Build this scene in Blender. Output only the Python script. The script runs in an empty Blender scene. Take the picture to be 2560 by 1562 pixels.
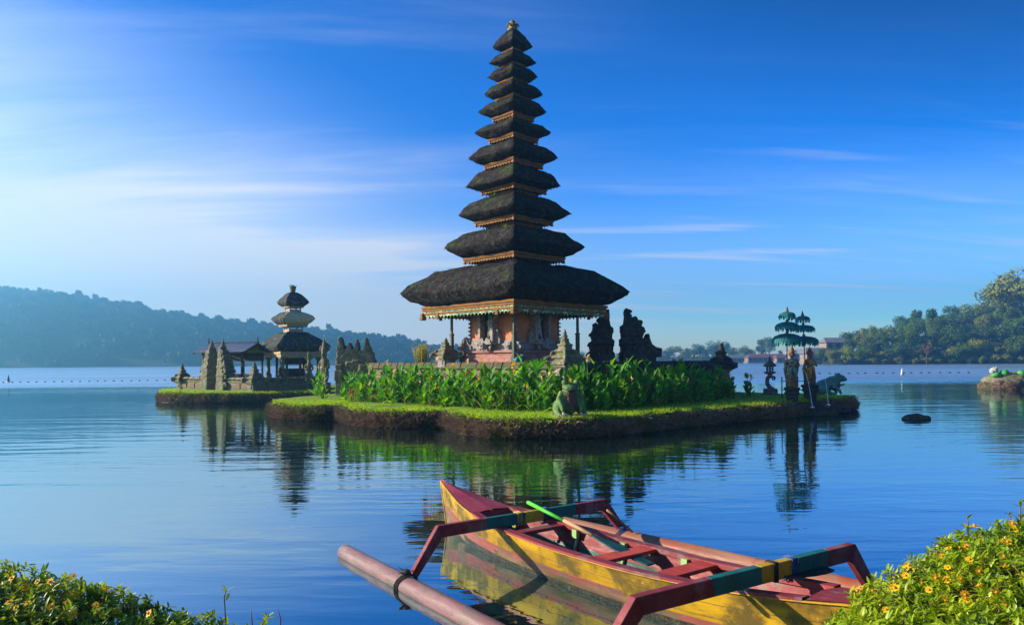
import bpy, bmesh, math, random
import numpy as np
from mathutils import Matrix, Vector, noise as mnoise
random.seed(7)
S = bpy.context.scene
COL = S.collection
R = math.radians
# ---------------------------------------------------------------- camera
F, CH, ROLL, HZ = 1849.0, 2.2, 0.0065, 122.0
cam = bpy.data.cameras.new('camera'); cam.sensor_width = 36; cam.lens = F / 2560 * 36
cam.shift_y = HZ / 2560; cam.clip_start = 0.1; cam.clip_end = 6000
camo = bpy.data.objects.new('camera', cam); COL.objects.link(camo)
camo.location = (0, 0, CH)
camo.rotation_euler = (Matrix.Rotation(R(90), 3, 'X') @ Matrix.Rotation(-ROLL, 3, 'Z')).to_euler()
S.camera = camo
# ---------------------------------------------------------------- light
SUN_EL, SUN_T = 19.5, -3.0           # elevation; degrees the sun stands towards the camera from due left
sx, sy = -math.cos(R(SUN_T)), -math.sin(R(SUN_T))
sun_dir = Vector((sx * math.cos(R(SUN_EL)), sy * math.cos(R(SUN_EL)), math.sin(R(SUN_EL))))
sl = bpy.data.lights.new('sun', 'SUN'); sl.energy = 5.0; sl.angle = R(0.5); sl.color = (1.0, 0.87, 0.68)
so = bpy.data.objects.new('sun', sl); COL.objects.link(so)
so.rotation_euler = sun_dir.to_track_quat('Z', 'Y').to_euler(); so.location = (-60, 0, 60)
W = bpy.data.worlds.new('World'); S.world = W; W.use_nodes = True
def N(nt, typ, **kw):
    n = nt.nodes.new(typ)
    for k, v in kw.items():
        if k in n.inputs: n.inputs[k].default_value = v
        else: setattr(n, k, v)
    return n
def math_n(nt, op, a, b=None, c=None, clamp=False):
    n = nt.nodes.new('ShaderNodeMath'); n.operation = op; n.use_clamp = clamp
    for i, v in enumerate((a, b, c)):
        if v is None: continue
        if isinstance(v, (int, float)): n.inputs[i].default_value = v
        else: nt.links.new(v, n.inputs[i])
    return n.outputs[0]
def remap(nt, v, a, b, c=0.0, d=1.0, smooth=True):
    n = nt.nodes.new('ShaderNodeMapRange'); n.interpolation_type = 'SMOOTHSTEP' if smooth else 'LINEAR'
    nt.links.new(v, n.inputs[0])
    for i, x in enumerate((a, b, c, d)): n.inputs[i + 1].default_value = x
    return n.outputs[0]
def world_setup():
    nt = W.node_tree; nt.nodes.clear(); L = nt.links.new
    sky = nt.nodes.new('ShaderNodeTexSky'); sky.sky_type = 'NISHITA'; sky.sun_disc = False
    sky.sun_elevation = R(SUN_EL); sky.sun_rotation = math.atan2(sun_dir.x, sun_dir.y)
    sky.altitude = 1200; sky.air_density = 1.0; sky.dust_density = 1.3; sky.ozone_density = 3.5
    h0 = N(nt, 'ShaderNodeHueSaturation', Saturation=1.0, Value=0.25, Hue=0.5); L(sky.outputs[0], h0.inputs['Color'])
    g0 = N(nt, 'ShaderNodeGamma', Gamma=2.05); L(h0.outputs[0], g0.inputs[0])
    gm = N(nt, 'ShaderNodeHueSaturation', Saturation=1.8, Value=5.2, Hue=0.498); L(g0.outputs[0], gm.inputs['Color'])
    tc = nt.nodes.new('ShaderNodeTexCoord')
    sp = nt.nodes.new('ShaderNodeSeparateXYZ'); L(tc.outputs['Generated'], sp.inputs[0])
    z = math_n(nt, 'MAXIMUM', sp.outputs[2], 0.0)
    zz = math_n(nt, 'ADD', z, 0.12)
    px = math_n(nt, 'DIVIDE', sp.outputs[0], zz); py = math_n(nt, 'DIVIDE', sp.outputs[1], zz)
    cb = nt.nodes.new('ShaderNodeCombineXYZ'); L(px, cb.inputs[0]); L(py, cb.inputs[1])
    # thin cirrus sheets, stretched along the wind
    def streak(scale, rot, loc, detail, rough):
        mp = nt.nodes.new('ShaderNodeMapping'); L(cb.outputs[0], mp.inputs[0])
        mp.inputs['Scale'].default_value = scale; mp.inputs['Rotation'].default_value = (0, 0, rot); mp.inputs['Location'].default_value = loc
        n = N(nt, 'ShaderNodeTexNoise', Scale=1.0, Detail=detail, Roughness=rough); n.inputs['Distortion'].default_value = 0.5
        L(mp.outputs[0], n.inputs['Vector']); return n.outputs[0]
    n1 = streak((0.22, 1.1, 1), R(4), (1.3, 0.4, 0), 7, 0.58)
    n2 = streak((0.5, 3.2, 1), R(-5), (4.0, 2.0, 0), 6, 0.55)
    # more veil towards the sun side and low in the sky
    side = remap(nt, sp.outputs[0], 0.24, -0.40)
    low = remap(nt, z, 0.42, 0.03)
    veil = math_n(nt, 'MULTIPLY', side, remap(nt, math_n(nt, 'ADD', z, math_n(nt, 'MULTIPLY', sp.outputs[0], 0.34)), 0.30, -0.10))
    a = math_n(nt, 'MULTIPLY', remap(nt, n1, 0.50, 0.78), math_n(nt, 'ADD', math_n(nt, 'MULTIPLY', side, 0.75), math_n(nt, 'MULTIPLY', low, 0.20)))
    b = math_n(nt, 'MULTIPLY', remap(nt, n2, 0.51, 0.76), math_n(nt, 'MULTIPLY', low, 0.55))
    tot = math_n(nt, 'ADD', math_n(nt, 'ADD', a, b), math_n(nt, 'MULTIPLY', veil, remap(nt, n1, 0.34, 0.66, 0.72, 1.8)), clamp=True)
    tot = math_n(nt, 'ADD', tot, math_n(nt, 'MULTIPLY', remap(nt, z, 0.27, 0.0), 0.62), clamp=True)
    # the deep polarised blue of the high sky away from the sun
    arg = math_n(nt, 'ADD', math_n(nt, 'MULTIPLY', sp.outputs[0], 0.75), z)
    deep = math_n(nt, 'MULTIPLY', remap(nt, arg, 0.0, 0.4, 0.74, 1.0), remap(nt, arg, 0.46, 0.86, 0.70, 0.33))
    L(math_n(nt, 'MULTIPLY', deep, 7.9), gm.inputs['Value'])
    mx = nt.nodes.new('ShaderNodeMix'); mx.data_type = 'RGBA'
    L(math_n(nt, 'MULTIPLY', tot, 0.9), mx.inputs[0]); L(gm.outputs[0], mx.inputs[6])
    mx.inputs[7].default_value = (4.7, 4.6, 4.6, 1)
    bg = nt.nodes.new('ShaderNodeBackground'); bg.inputs[1].default_value = 0.095
    L(mx.outputs[2], bg.inputs[0])
    out = nt.nodes.new('ShaderNodeOutputWorld'); L(bg.outputs[0], out.inputs[0])
world_setup()
S.view_settings.view_transform = 'Standard'; S.view_settings.look = 'None'
S.view_settings.exposure = 1.30; S.view_settings.gamma = 1.0
S.cycles.max_bounces = 6; S.cycles.transparent_max_bounces = 8; S.cycles.volume_bounces = 0
S.cycles.diffuse_bounces = 3; S.cycles.glossy_bounces = 3; S.cycles.transmission_bounces = 3
S.cycles.caustics_reflective = False; S.cycles.caustics_refractive = False
S.cycles.sample_clamp_indirect = 4.0
# ---------------------------------------------------------------- placing
def P(px, py, d):
    """point at depth d seen at photograph pixel (px, py)"""
    u, v = px - 1280, py - 781 - HZ
    a = u * math.cos(ROLL) - v * math.sin(ROLL); b = u * math.sin(ROLL) + v * math.cos(ROLL)
    return Vector((a * d / F, d, CH - b * d / F))
def G(px, py, z=0.0):
    u, v = px - 1280, py - 781 - HZ
    b = u * math.sin(ROLL) + v * math.cos(ROLL)
    return P(px, py, F * (CH - z) / b)
# ---------------------------------------------------------------- mesh builder
class MB:
    def __init__(s): s.v, s.f, s.m, s.sm = [], [], [], []
    def add(s, vs, fs, mi=0, smooth=False):
        o = len(s.v); s.v.extend([tuple(p) for p in vs])
        for f in fs:
            s.f.append(tuple(i + o for i in f)); s.m.append(mi); s.sm.append(smooth)
        return s
    def box(s, c, d, rot=0.0, mi=0, top=1.0, topy=None, bev=0.0):
        """box centred at c, size d, turned rot about z; top scales the upper face"""
        hx, hy, hz = d[0] / 2, d[1] / 2, d[2] / 2; ty = top if topy is None else topy
        co, si = math.cos(rot), math.sin(rot); vs = []
        b = min(bev, hx * .45, hy * .45, hz * .45)
        if b > 0:
            rings = [(-hz, b, 1), (-hz + b, 0, 1), (hz - b, 0, 0), (hz, b, 0)]
            for z, ins, lo in rings:
                kx = 1 if lo else top; ky = 1 if lo else ty
                X, Y = hx * kx - ins, hy * ky - ins
                for (x, y) in ((-X + b, -Y), (X - b, -Y), (X, -Y + b), (X, Y - b), (X - b, Y), (-X + b, Y), (-X, Y - b), (-X, -Y + b)):
                    vs.append((c[0] + x * co - y * si, c[1] + x * si + y * co, c[2] + z))
            fs = [tuple(range(7, -1, -1)), tuple(range(24, 32))]
            for r in range(3):
                for i in range(8): fs.append((r * 8 + i, r * 8 + (i + 1) % 8, r * 8 + 8 + (i + 1) % 8, r * 8 + 8 + i))
            return s.add(vs, fs, mi)
        for z, kx, ky in ((-hz, 1, 1), (hz, top, ty)):
            for x, y in ((-hx * kx, -hy * ky), (hx * kx, -hy * ky), (hx * kx, hy * ky), (-hx * kx, hy * ky)):
                vs.append((c[0] + x * co - y * si, c[1] + x * si + y * co, c[2] + z))
        return s.add(vs, [(3, 2, 1, 0), (4, 5, 6, 7), (0, 1, 5, 4), (1, 2, 6, 5), (2, 3, 7, 6), (3, 0, 4, 7)], mi)
    def lathe(s, prof, n=16, c=(0, 0, 0), rot=0.0, mi=0, smooth=True, sx=1.0, sy=1.0, cap=True):
        vs, fs = [], []
        for r, z in prof:
            for i in range(n):
                a = rot + 2 * math.pi * i / n
                vs.append((c[0] + r * math.cos(a) * sx, c[1] + r * math.sin(a) * sy, c[2] + z))
        for j in range(len(prof) - 1):
            for i in range(n):
                k = (i + 1) % n; fs.append((j * n + i, j * n + k, j * n + n + k, j * n + n + i))
        if cap:
            fs.append(tuple(range(n - 1, -1, -1))); fs.append(tuple((len(prof) - 1) * n + i for i in range(n)))
        return s.add(vs, fs, mi, smooth)
    def tube(s, path, rad, n=8, mi=0, smooth=True, flat=1.0):
        pts = [Vector(p) for p in path]; m = len(pts)
        rr = rad if isinstance(rad, (list, tuple)) else [rad] * m
        vs, fs = [], []; up = None
        for i, p in enumerate(pts):
            t = (pts[min(i + 1, m - 1)] - pts[max(i - 1, 0)])
            t = t.normalized() if t.length > 1e-9 else Vector((0, 0, 1))
            if up is None: up = Vector((0, 0, 1)) if abs(t.z) < 0.9 else Vector((1, 0, 0))
            a = t.cross(up); a = a.normalized() if a.length > 1e-6 else Vector((1, 0, 0)); b = a.cross(t).normalized(); up = b
            for k in range(n):
                an = 2 * math.pi * k / n
                vs.append(p + (a * math.cos(an) + b * math.sin(an) * flat) * rr[i])
        for j in range(m - 1):
            for k in range(n):
                q = (k + 1) % n; fs.append((j * n + k, j * n + q, j * n + n + q, j * n + n + k))
        fs.append(tuple(range(n - 1, -1, -1))); fs.append(tuple((m - 1) * n + i for i in range(n)))
        return s.add(vs, fs, mi, smooth)
    def ell(s, c, r, n=10, m=7, mi=0, M=None):
        vs, fs = [], []
        r = r if isinstance(r, (tuple, list)) else (r, r, r)
        for j in range(m + 1):
            t = math.pi * j / m
            for i in range(n):
                a = 2 * math.pi * i / n
                p = Vector((r[0] * math.sin(t) * math.cos(a), r[1] * math.sin(t) * math.sin(a), r[2] * math.cos(t)))
                if M is not None: p = M @ p
                vs.append(p + Vector(c))
        for j in range(m):
            for i in range(n):
                k = (i + 1) % n; fs.append((j * n + i, j * n + n + i, j * n + n + k, j * n + k))
        return s.add(vs, fs, mi, True)
    def prism(s, poly, thick, origin, ux, uy, un, mi=0):
        """extruded outline: poly in (u, v), thick along un"""
        o = Vector(origin); ux, uy, un = Vector(ux), Vector(uy), Vector(un); n = len(poly)
        vs = [o + ux * a + uy * b - un * thick / 2 for a, b in poly] + [o + ux * a + uy * b + un * thick / 2 for a, b in poly]
        fs = [tuple(range(n - 1, -1, -1)), tuple(range(n, 2 * n))] + [(i, (i + 1) % n, n + (i + 1) % n, n + i) for i in range(n)]
        return s.add(vs, fs, mi)
    def curl(s, c, r, ux, uy, thick, turns=1.1, start=0.0, sgn=1, mi=0, n=14):
        """a spiral volute of carved stone"""
        ux, uy = Vector(ux), Vector(uy); path, rr = [], []
        for i in range(n):
            t = i / (n - 1); a = start + sgn * 2 * math.pi * turns * t; q = r * (1 - 0.72 * t)
            path.append(Vector(c) + ux * (q * math.cos(a)) + uy * (q * math.sin(a))); rr.append(thick * (1 - 0.45 * t))
        return s.tube(path, rr, 6, mi)
    def build(s, name, mats, parent=None, loc=None, rot=0.0, autosmooth=None):
        me = bpy.data.meshes.new(name); me.from_pydata(s.v, [], s.f)
        me.polygons.foreach_set('material_index', s.m); me.polygons.foreach_set('use_smooth', s.sm)
        for m in (mats if isinstance(mats, (list, tuple)) else [mats]): me.materials.append(m)
        me.update()
        o = bpy.data.objects.new(name, me); COL.objects.link(o)
        if parent is not None: o.parent = parent
        if loc is not None: o.location = loc
        o.rotation_euler.z = rot
        return o
def tag(o, label=None, cat=None, group=None, kind=None):
    if label: o['label'] = label
    if cat: o['category'] = cat
    if group: o['group'] = group
    if kind: o['kind'] = kind
    return o
def thing(name, label, cat, loc=(0, 0, 0), rot=0.0, group=None):
    o = bpy.data.objects.new(name, None); COL.objects.link(o); o.location = loc; o.rotation_euler.z = rot
    o.empty_display_size = 0.1
    return tag(o, label, cat, group)
def dup(o, parent=None):
    c = o.copy(); COL.objects.link(c)
    if parent is not None: c.parent = parent
    for ch in list(o.children): dup(ch, c)
    return c
def remesh(o, vox, smooth=0):
    m = o.modifiers.new('remesh', 'REMESH'); m.mode = 'VOXEL'; m.voxel_size = vox; m.use_smooth_shade = True
    if smooth:
        k = o.modifiers.new('smooth', 'SMOOTH'); k.iterations = smooth; k.factor = 0.5
    return o
def rough_up(o, amt, scale, name='carving'):
    t = bpy.data.textures.new(name, 'CLOUDS'); t.noise_scale = scale; t.noise_depth = 3
    m = o.modifiers.new('carving', 'DISPLACE'); m.texture = t; m.strength = amt; m.mid_level = 0.5; m.texture_coords = 'LOCAL'
    return o
def fbm(x, y, z=0.0, o=4): return mnoise.fractal(Vector((x, y, z)), 0.9, 2.1, o)
# ---------------------------------------------------------------- materials
def mat(name, c1, c2, scale=4.0, rough=0.8, bump=0.3, stretch=(1, 1, 1), detail=6.0, lo=0.35, hi=0.65, c3=None, s3=1.0, t3=(0.55, 0.7),
        spec=0.3, bscale=None, dist=0.02, metal=0.0, trans=0.0, rnd=0.0):
    m = bpy.data.materials.new(name); m.use_nodes = True; nt = m.node_tree; L = nt.links.new
    b = nt.nodes['Principled BSDF']; tc = nt.nodes.new('ShaderNodeTexCoord')
    mp = nt.nodes.new('ShaderNodeMapping'); mp.inputs['Scale'].default_value = stretch; L(tc.outputs['Object'], mp.inputs[0])
    n = N(nt, 'ShaderNodeTexNoise', Scale=scale, Detail=detail, Roughness=0.6); L(mp.outputs[0], n.inputs['Vector'])
    mx = nt.nodes.new('ShaderNodeMix'); mx.data_type = 'RGBA'
    L(remap(nt, n.outputs[0], lo, hi), mx.inputs[0]); mx.inputs[6].default_value = (*c1, 1); mx.inputs[7].default_value = (*c2, 1)
    col = mx.outputs[2]
    if c3 is not None:
        n3 = N(nt, 'ShaderNodeTexNoise', Scale=s3, Detail=5.0, Roughness=0.65); L(tc.outputs['Object'], n3.inputs['Vector'])
        m3 = nt.nodes.new('ShaderNodeMix'); m3.data_type = 'RGBA'; L(remap(nt, n3.outputs[0], *t3), m3.inputs[0])
        L(col, m3.inputs[6]); m3.inputs[7].default_value = (*c3, 1); col = m3.outputs[2]
    if rnd > 0:
        oi = nt.nodes.new('ShaderNodeObjectInfo'); hv = nt.nodes.new('ShaderNodeHueSaturation')
        L(remap(nt, oi.outputs['Random'], 0, 1, 1 - rnd, 1 + rnd, False), hv.inputs['Value'])
        L(remap(nt, math_n(nt, 'FRACT', math_n(nt, 'MULTIPLY', oi.outputs['Random'], 7.31)), 0, 1, 0.5 - 0.05 * rnd, 0.5 + 0.05 * rnd, False), hv.inputs['Hue'])
        L(col, hv.inputs['Color']); col = hv.outputs[0]
    L(col, b.inputs['Base Color'])
    b.inputs['Roughness'].default_value = rough; b.inputs['Specular IOR Level'].default_value = spec; b.inputs['Metallic'].default_value = metal
    if bump > 0:
        nb = N(nt, 'ShaderNodeTexNoise', Scale=(bscale or scale * 3), Detail=5.0, Roughness=0.65); L(mp.outputs[0], nb.inputs['Vector'])
        bp = N(nt, 'ShaderNodeBump', Strength=bump, Distance=dist); L(nb.outputs[0], bp.inputs['Height']); L(bp.outputs[0], b.inputs['Normal'])
    if trans > 0:
        tr = nt.nodes.new('ShaderNodeBsdfTranslucent'); L(col, tr.inputs[0])
        hv2 = N(nt, 'ShaderNodeHueSaturation', Value=1.5, Saturation=1.1, Hue=0.49); L(col, hv2.inputs['Color']); L(hv2.outputs[0], tr.inputs[0])
        ms = nt.nodes.new('ShaderNodeMixShader'); ms.inputs[0].default_value = trans
        L(b.outputs[0], ms.inputs[1]); L(tr.outputs[0], ms.inputs[2]); L(ms.outputs[0], nt.nodes['Material Output'].inputs[0])
    return m
# ================================================================ water
def water_mat():
    m = bpy.data.materials.new('lake_water'); m.use_nodes = True; nt = m.node_tree; L = nt.links.new
    b = nt.nodes['Principled BSDF']
    b.inputs['Base Color'].default_value = (0.010, 0.018, 0.012, 1); b.inputs['Roughness'].default_value = 0.5; b.inputs['Specular IOR Level'].default_value = 0.0
    gl = nt.nodes.new('ShaderNodeBsdfGlossy'); gl.inputs[0].default_value = (0.70, 0.93, 1.0, 1)
    fr = N(nt, 'ShaderNodeFresnel', IOR=1.33)
    tc = nt.nodes.new('ShaderNodeTexCoord'); sp = nt.nodes.new('ShaderNodeSeparateXYZ'); L(tc.outputs['Object'], sp.inputs[0])
    def wave(scale, rot, sc, det, dist=0.4):
        mp = nt.nodes.new('ShaderNodeMapping'); mp.inputs['Scale'].default_value = sc; mp.inputs['Rotation'].default_value = (0, 0, R(rot))
        L(tc.outputs['Object'], mp.inputs[0])
        n = N(nt, 'ShaderNodeTexNoise', Scale=scale, Detail=det, Roughness=0.5, Distortion=dist); L(mp.outputs[0], n.inputs['Vector']); return n.outputs[0]
    w1 = wave(0.55, -12, (0.35, 1.6, 1), 2.0)
    w2 = wave(1.9, 10, (0.4, 1.5, 1), 3.0)
    w3 = wave(7.0, -20, (0.5, 1.2, 1), 2.0)
    patch = remap(nt, wave(0.05, 0, (0.4, 1.0, 1), 2.0), 0.4, 0.62)
    far = remap(nt, math_n(nt, 'ADD', sp.outputs[1], math_n(nt, 'MULTIPLY', wave(0.035, 0, (0.35, 1.0, 1), 3.0), 46)), 78, 112)
    h = math_n(nt, 'ADD', math_n(nt, 'MULTIPLY', w1, math_n(nt, 'MULTIPLY_ADD', remap(nt, wave(0.021, 25, (0.5, 1.0, 1), 2.0), .35, .65), 0.030, 0.010)), math_n(nt, 'MULTIPLY', w2, math_n(nt, 'MULTIPLY_ADD', patch, 0.008, 0.003)))
    h = math_n(nt, 'ADD', h, math_n(nt, 'MULTIPLY', w3, math_n(nt, 'MULTIPLY_ADD', patch, 0.0010, 0.0003)))
    h = math_n(nt, 'MULTIPLY', h, math_n(nt, 'MULTIPLY_ADD', far, 9.0, 1.0))
    bp = N(nt, 'ShaderNodeBump', Strength=1.0, Distance=1.0); L(h, bp.inputs['Height']); L(bp.outputs[0], gl.inputs['Normal']); L(bp.outputs[0], fr.inputs['Normal'])
    L(math_n(nt, 'MULTIPLY_ADD', far, 0.36, 0.015), gl.inputs['Roughness'])
    ms = nt.nodes.new('ShaderNodeMixShader'); L(math_n(nt, 'MULTIPLY_ADD', fr.outputs[0], 0.54, 0.46, clamp=True), ms.inputs[0])
    L(b.outputs[0], ms.inputs[1]); L(gl.outputs[0], ms.inputs[2]); L(ms.outputs[0], nt.nodes['Material Output'].inputs[0])
    return m
wm = MB(); wm.add([(-1300, -60, 0), (1100, -60, 0), (1100, 850, 0), (-1300, 850, 0)], [(0, 1, 2, 3)])
tag(wm.build('lake_water', water_mat()), kind='structure')
# ================================================================ haze
def haze():
    mb = MB(); mb.box((-100, 395, 41.5), (2500, 930, 85)); 
    m = bpy.data.materials.new('haze_air'); m.use_nodes = True; nt = m.node_tree
    nt.nodes.remove(nt.nodes['Principled BSDF'])
    v = nt.nodes.new('ShaderNodeVolumePrincipled'); v.inputs['Color'].default_value = (0.21, 0.64, 1.0, 1)
    v.inputs['Density'].default_value = HAZE; v.inputs['Anisotropy'].default_value = 0.68
    nt.links.new(v.outputs[0], nt.nodes['Material Output'].inputs['Volume'])
    tag(mb.build('haze', m), kind='stuff')
HAZE = 0.00125
# ================================================================ shores and hills
M_forest_floor = mat('forest_floor', (0.018, 0.035, 0.010), (0.03, 0.05, 0.012), 0.05, 0.95, 0.2)
M_far_leaf = mat('hill_foliage', (0.045, 0.075, 0.03), (0.06, 0.09, 0.04), 0.03, 0.9, 0.0, spec=0.1)
M_leaf_dark = mat('tree_foliage', (0.028, 0.075, 0.004), (0.13, 0.20, 0.008), 0.3, 0.75, 0.0, spec=0.2, trans=0.22, rnd=0.25)
M_leaf_pale = mat('pale_tree_foliage', (0.14, 0.18, 0.012), (0.25, 0.26, 0.016), 0.35, 0.75, 0.0, spec=0.2, trans=0.25, rnd=0.2)
M_leaf_rust = mat('rust_tree_foliage', (0.16, 0.07, 0.035), (0.10, 0.10, 0.03), 0.3, 0.8, 0.0, spec=0.1, trans=0.2)
M_bark = mat('bark', (0.06, 0.045, 0.03), (0.11, 0.085, 0.06), 2.0, 0.9, 0.4)
def interp(tab, x):
    for (a, b), (c, d) in zip(tab, tab[1:]):
        if x <= c: return b + (d - b) * max(0, (x - a)) / (c - a)
    return tab[-1][1]
LEFT_RIDGE = [(-700, 690), (-300, 716), (0, 742), (150, 748), (250, 772), (330, 778), (400, 795), (520, 812), (600, 823), (700, 832), (830, 845), (930, 858), (1000, 866), (1100, 874), (1250, 884)]
RIGHT_RIDGE = [(1000, 893), (1500, 893), (1950, 893), (2060, 890), (2140, 876), (2240, 862), (2340, 848), (2430, 830), (2560, 815), (2800, 800), (3300, 790)]
def shore_d(px): return interp([(-700, 470), (0, 500), (500, 530), (1000, 560), (1300, 560), (1600, 540), (1980, 480), (2060, 300), (2560, 285), (3300, 260)], px)
def ridge_d(px): return interp([(-700, 720), (0, 760), (600, 760), (1000, 740), (1300, 700), (1600, 640), (1980, 560), (2060, 400), (2300, 390), (3300, 380)], px)
def ridge_z(px):
    y = interp(LEFT_RIDGE, px) if px < 1250 else interp(RIGHT_RIDGE, px)
    return max(2.0, P(px, y, ridge_d(px)).z)
def hill_pt(px, t):
    d0, d1 = shore_d(px), ridge_d(px); d = d0 + (d1 - d0) * t
    z = -0.6 + (ridge_z(px) + 0.6) * (1 - (1 - min(t, 1)) ** 1.6) + (0.35 if t > 0 else 0)
    if t > 1: z = ridge_z(px) - (t - 1) * 60
    return Vector(((px - 1280) / F * d, d, z))
hv, hf = [], []; cols = list(range(-700, 3301, 40)); ts = [-0.02, 0, 0.03, 0.1, 0.2, 0.32, 0.45, 0.6, 0.75, 0.9, 1.0, 1.12, 1.22]
for px in cols:
    for t in ts:
        p = hill_pt(px, t); p.z += fbm(p.x * .02, p.y * .02) * 2.0 * min(1, max(0, t) * 4); hv.append(p)
k = len(ts)
for i in range(len(cols) - 1):
    for j in range(k - 1): hf.append((i * k + j, (i + 1) * k + j, (i + 1) * k + j + 1, i * k + j + 1))
hm = MB(); hm.add(hv, hf, 0, True); tag(hm.build('hills', M_forest_floor), kind='structure')
# hazy forest covering the far left hillside: one mass
def leaf_cloud(n, rad, size, squash=0.8, rng=random, shell=0.55, clumps=9, seed=0):
    """quads of leaves grouped in clumps through a crown volume"""
    rg = random.Random(seed); V, Fc = [], []
    cs = []
    for i in range(clumps):
        u = Vector((rg.gauss(0, 1), rg.gauss(0, 1), rg.gauss(0, 1))).normalized()
        q = rad * rg.uniform(0.35, 0.8); cs.append((Vector((u.x * q, u.y * q, u.z * q * squash)), rad * rg.uniform(0.28, 0.5)))
    for i in range(n):
        c, r = cs[i % clumps]
        u = Vector((rg.gauss(0, 1), rg.gauss(0, 1), rg.gauss(0, 1))).normalized()
        p = c + Vector((u.x, u.y, u.z * squash)) * r * (shell + (1 - shell) * rg.random())
        nrm = (u + Vector((rg.gauss(0, .5), rg.gauss(0, .5), rg.gauss(0, .5) + .3))).normalized()
        a = nrm.orthogonal().normalized(); b = nrm.cross(a); an = rg.random() * 6.28
        a, b = a * math.cos(an) + b * math.sin(an), b * math.cos(an) - a * math.sin(an)
        s = size * rg.uniform(0.6, 1.25); o = len(V)
        V += [p - a * s - b * s * .25, p - b * s * .6, p + a * s + b * s * .1, p + b * s * .6]; Fc.append((o, o + 1, o + 2, o + 3))
    return V, Fc
crowns = [leaf_cloud(130, 1.0, 0.26, 0.75, clumps=6, seed=i) for i in range(5)]
fm = MB(); rg = random.Random(3)
for i in range(1500):
    px = rg.uniform(-500, 1280); t = rg.random() ** 0.75 if i % 3 else 1.0 - rg.random() * 0.05
    p = hill_pt(px, t); r = rg.uniform(5.5, 10.5) * (.85 if t > .9 else 1)
    if px > 1050: r *= 0.6
    V, Fc = crowns[i % 5]; hh = r * rg.uniform(.85, 1.15)
    fm.add([(p.x + q.x * r, p.y + q.y * r, p.z + r * .45 + q.z * hh) for q in V], Fc)
tag(fm.build('hillside_forest', M_far_leaf), 'hazy blue forest covering the long hill across the lake on the left', 'forest', kind='stuff')
# trees on the right and middle shore, each a thing
def tree_proto(name, seed, h, rad, leafm, squash=0.8, n=1500, size=0.55, clumps=12, bare=0.35, spread=1.0):
    rg = random.Random(seed); e = thing(name, None, None)
    t = MB(); top = h - rad * squash
    lean = rg.uniform(-.06, .06) * h
    t.tube([(0, 0, -1), (lean * .3, 0, h * .25), (lean, 0, top), (lean, 0, h * .92)], [h * .022, h * .018, h * .012, .04], 7)
    for i in range(6):
        a = rg.random() * 6.28; z0 = h * bare + (top - h * bare) * rg.random()
        L_ = rad * rg.uniform(.5, .9); q = Vector((lean * z0 / h, 0, z0))
        t.tube([q, q + Vector((math.cos(a) * L_ * .5, math.sin(a) * L_ * .5, L_ * .35)), q + Vector((math.cos(a) * L_, math.sin(a) * L_, L_ * .75))], [h * .009, h * .006, .03], 5)
    t.build('trunk', M_bark, e)
    V, Fc = leaf_cloud(n, rad, size, squash, clumps=clumps, seed=seed + 50)
    c = MB(); c.add([(p.x * spread + lean, p.y * spread, p.z + top) for p in V], Fc); c.build('crown', leafm, e)
    return e
protos = {
    'round_dark': tree_proto('broadleaf_tree', 1, 17, 7.0, M_leaf_dark, .85, 3000, .46, 20, .2),
    'round_wide': tree_proto('broadleaf_tree', 2, 16, 8.0, M_leaf_dark, .75, 3200, .46, 22, .2),
    'pale': tree_proto('broadleaf_tree', 3, 15, 6.2, M_leaf_pale, .95, 2600, .42, 18, .15),
    'tall': tree_proto('broadleaf_tree', 4, 21, 6.0, M_leaf_dark, 1.15, 2600, .42, 18, .3),
    'spreading': tree_proto('spreading_tree', 5, 18, 8.0, M_leaf_pale, .62, 2400, .42, 20, .35, 1.1),
    'rust': tree_proto('broadleaf_tree', 6, 13, 4.6, M_leaf_rust, .9, 1100, .5, 9, .3),
    'conifer': tree_proto('conical_tree', 7, 19, 4.2, M_leaf_dark, 1.9, 1500, .55, 14, .15),
    'shrub': tree_proto('waterside_bush', 8, 6.5, 3.6, M_leaf_pale, .8, 900, .42, 8, .1),
}
TREE_LABEL = {'round_dark': 'dark green rounded tree in the forest on the right hand hill', 'round_wide': 'dark green wide crowned tree in the forest on the right hand hill',
    'pale': 'yellowish green tree among darker ones on the right hand hill', 'tall': 'tall dark tree rising from the forest on the right hand hill',
    'spreading': 'flat topped spreading tree above the forest on the right hand hill', 'rust': 'rust red tree low in the right hand forest by the lake',
    'conifer': 'pointed dark tree in the forest on the right hand hill', 'shrub': 'low yellow green bush at the water edge below the right hand forest'}
used = set()
def plant(kind, loc, sc, rz, label, group, cat='tree', sz=None):
    o = protos[kind] if kind not in used else dup(protos[kind]); used.add(kind)
    o.location = loc; o.scale = (sc, sc, sz or sc); o.rotation_euler.z = rz; return tag(o, label, cat, group)
rg = random.Random(21)
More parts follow.
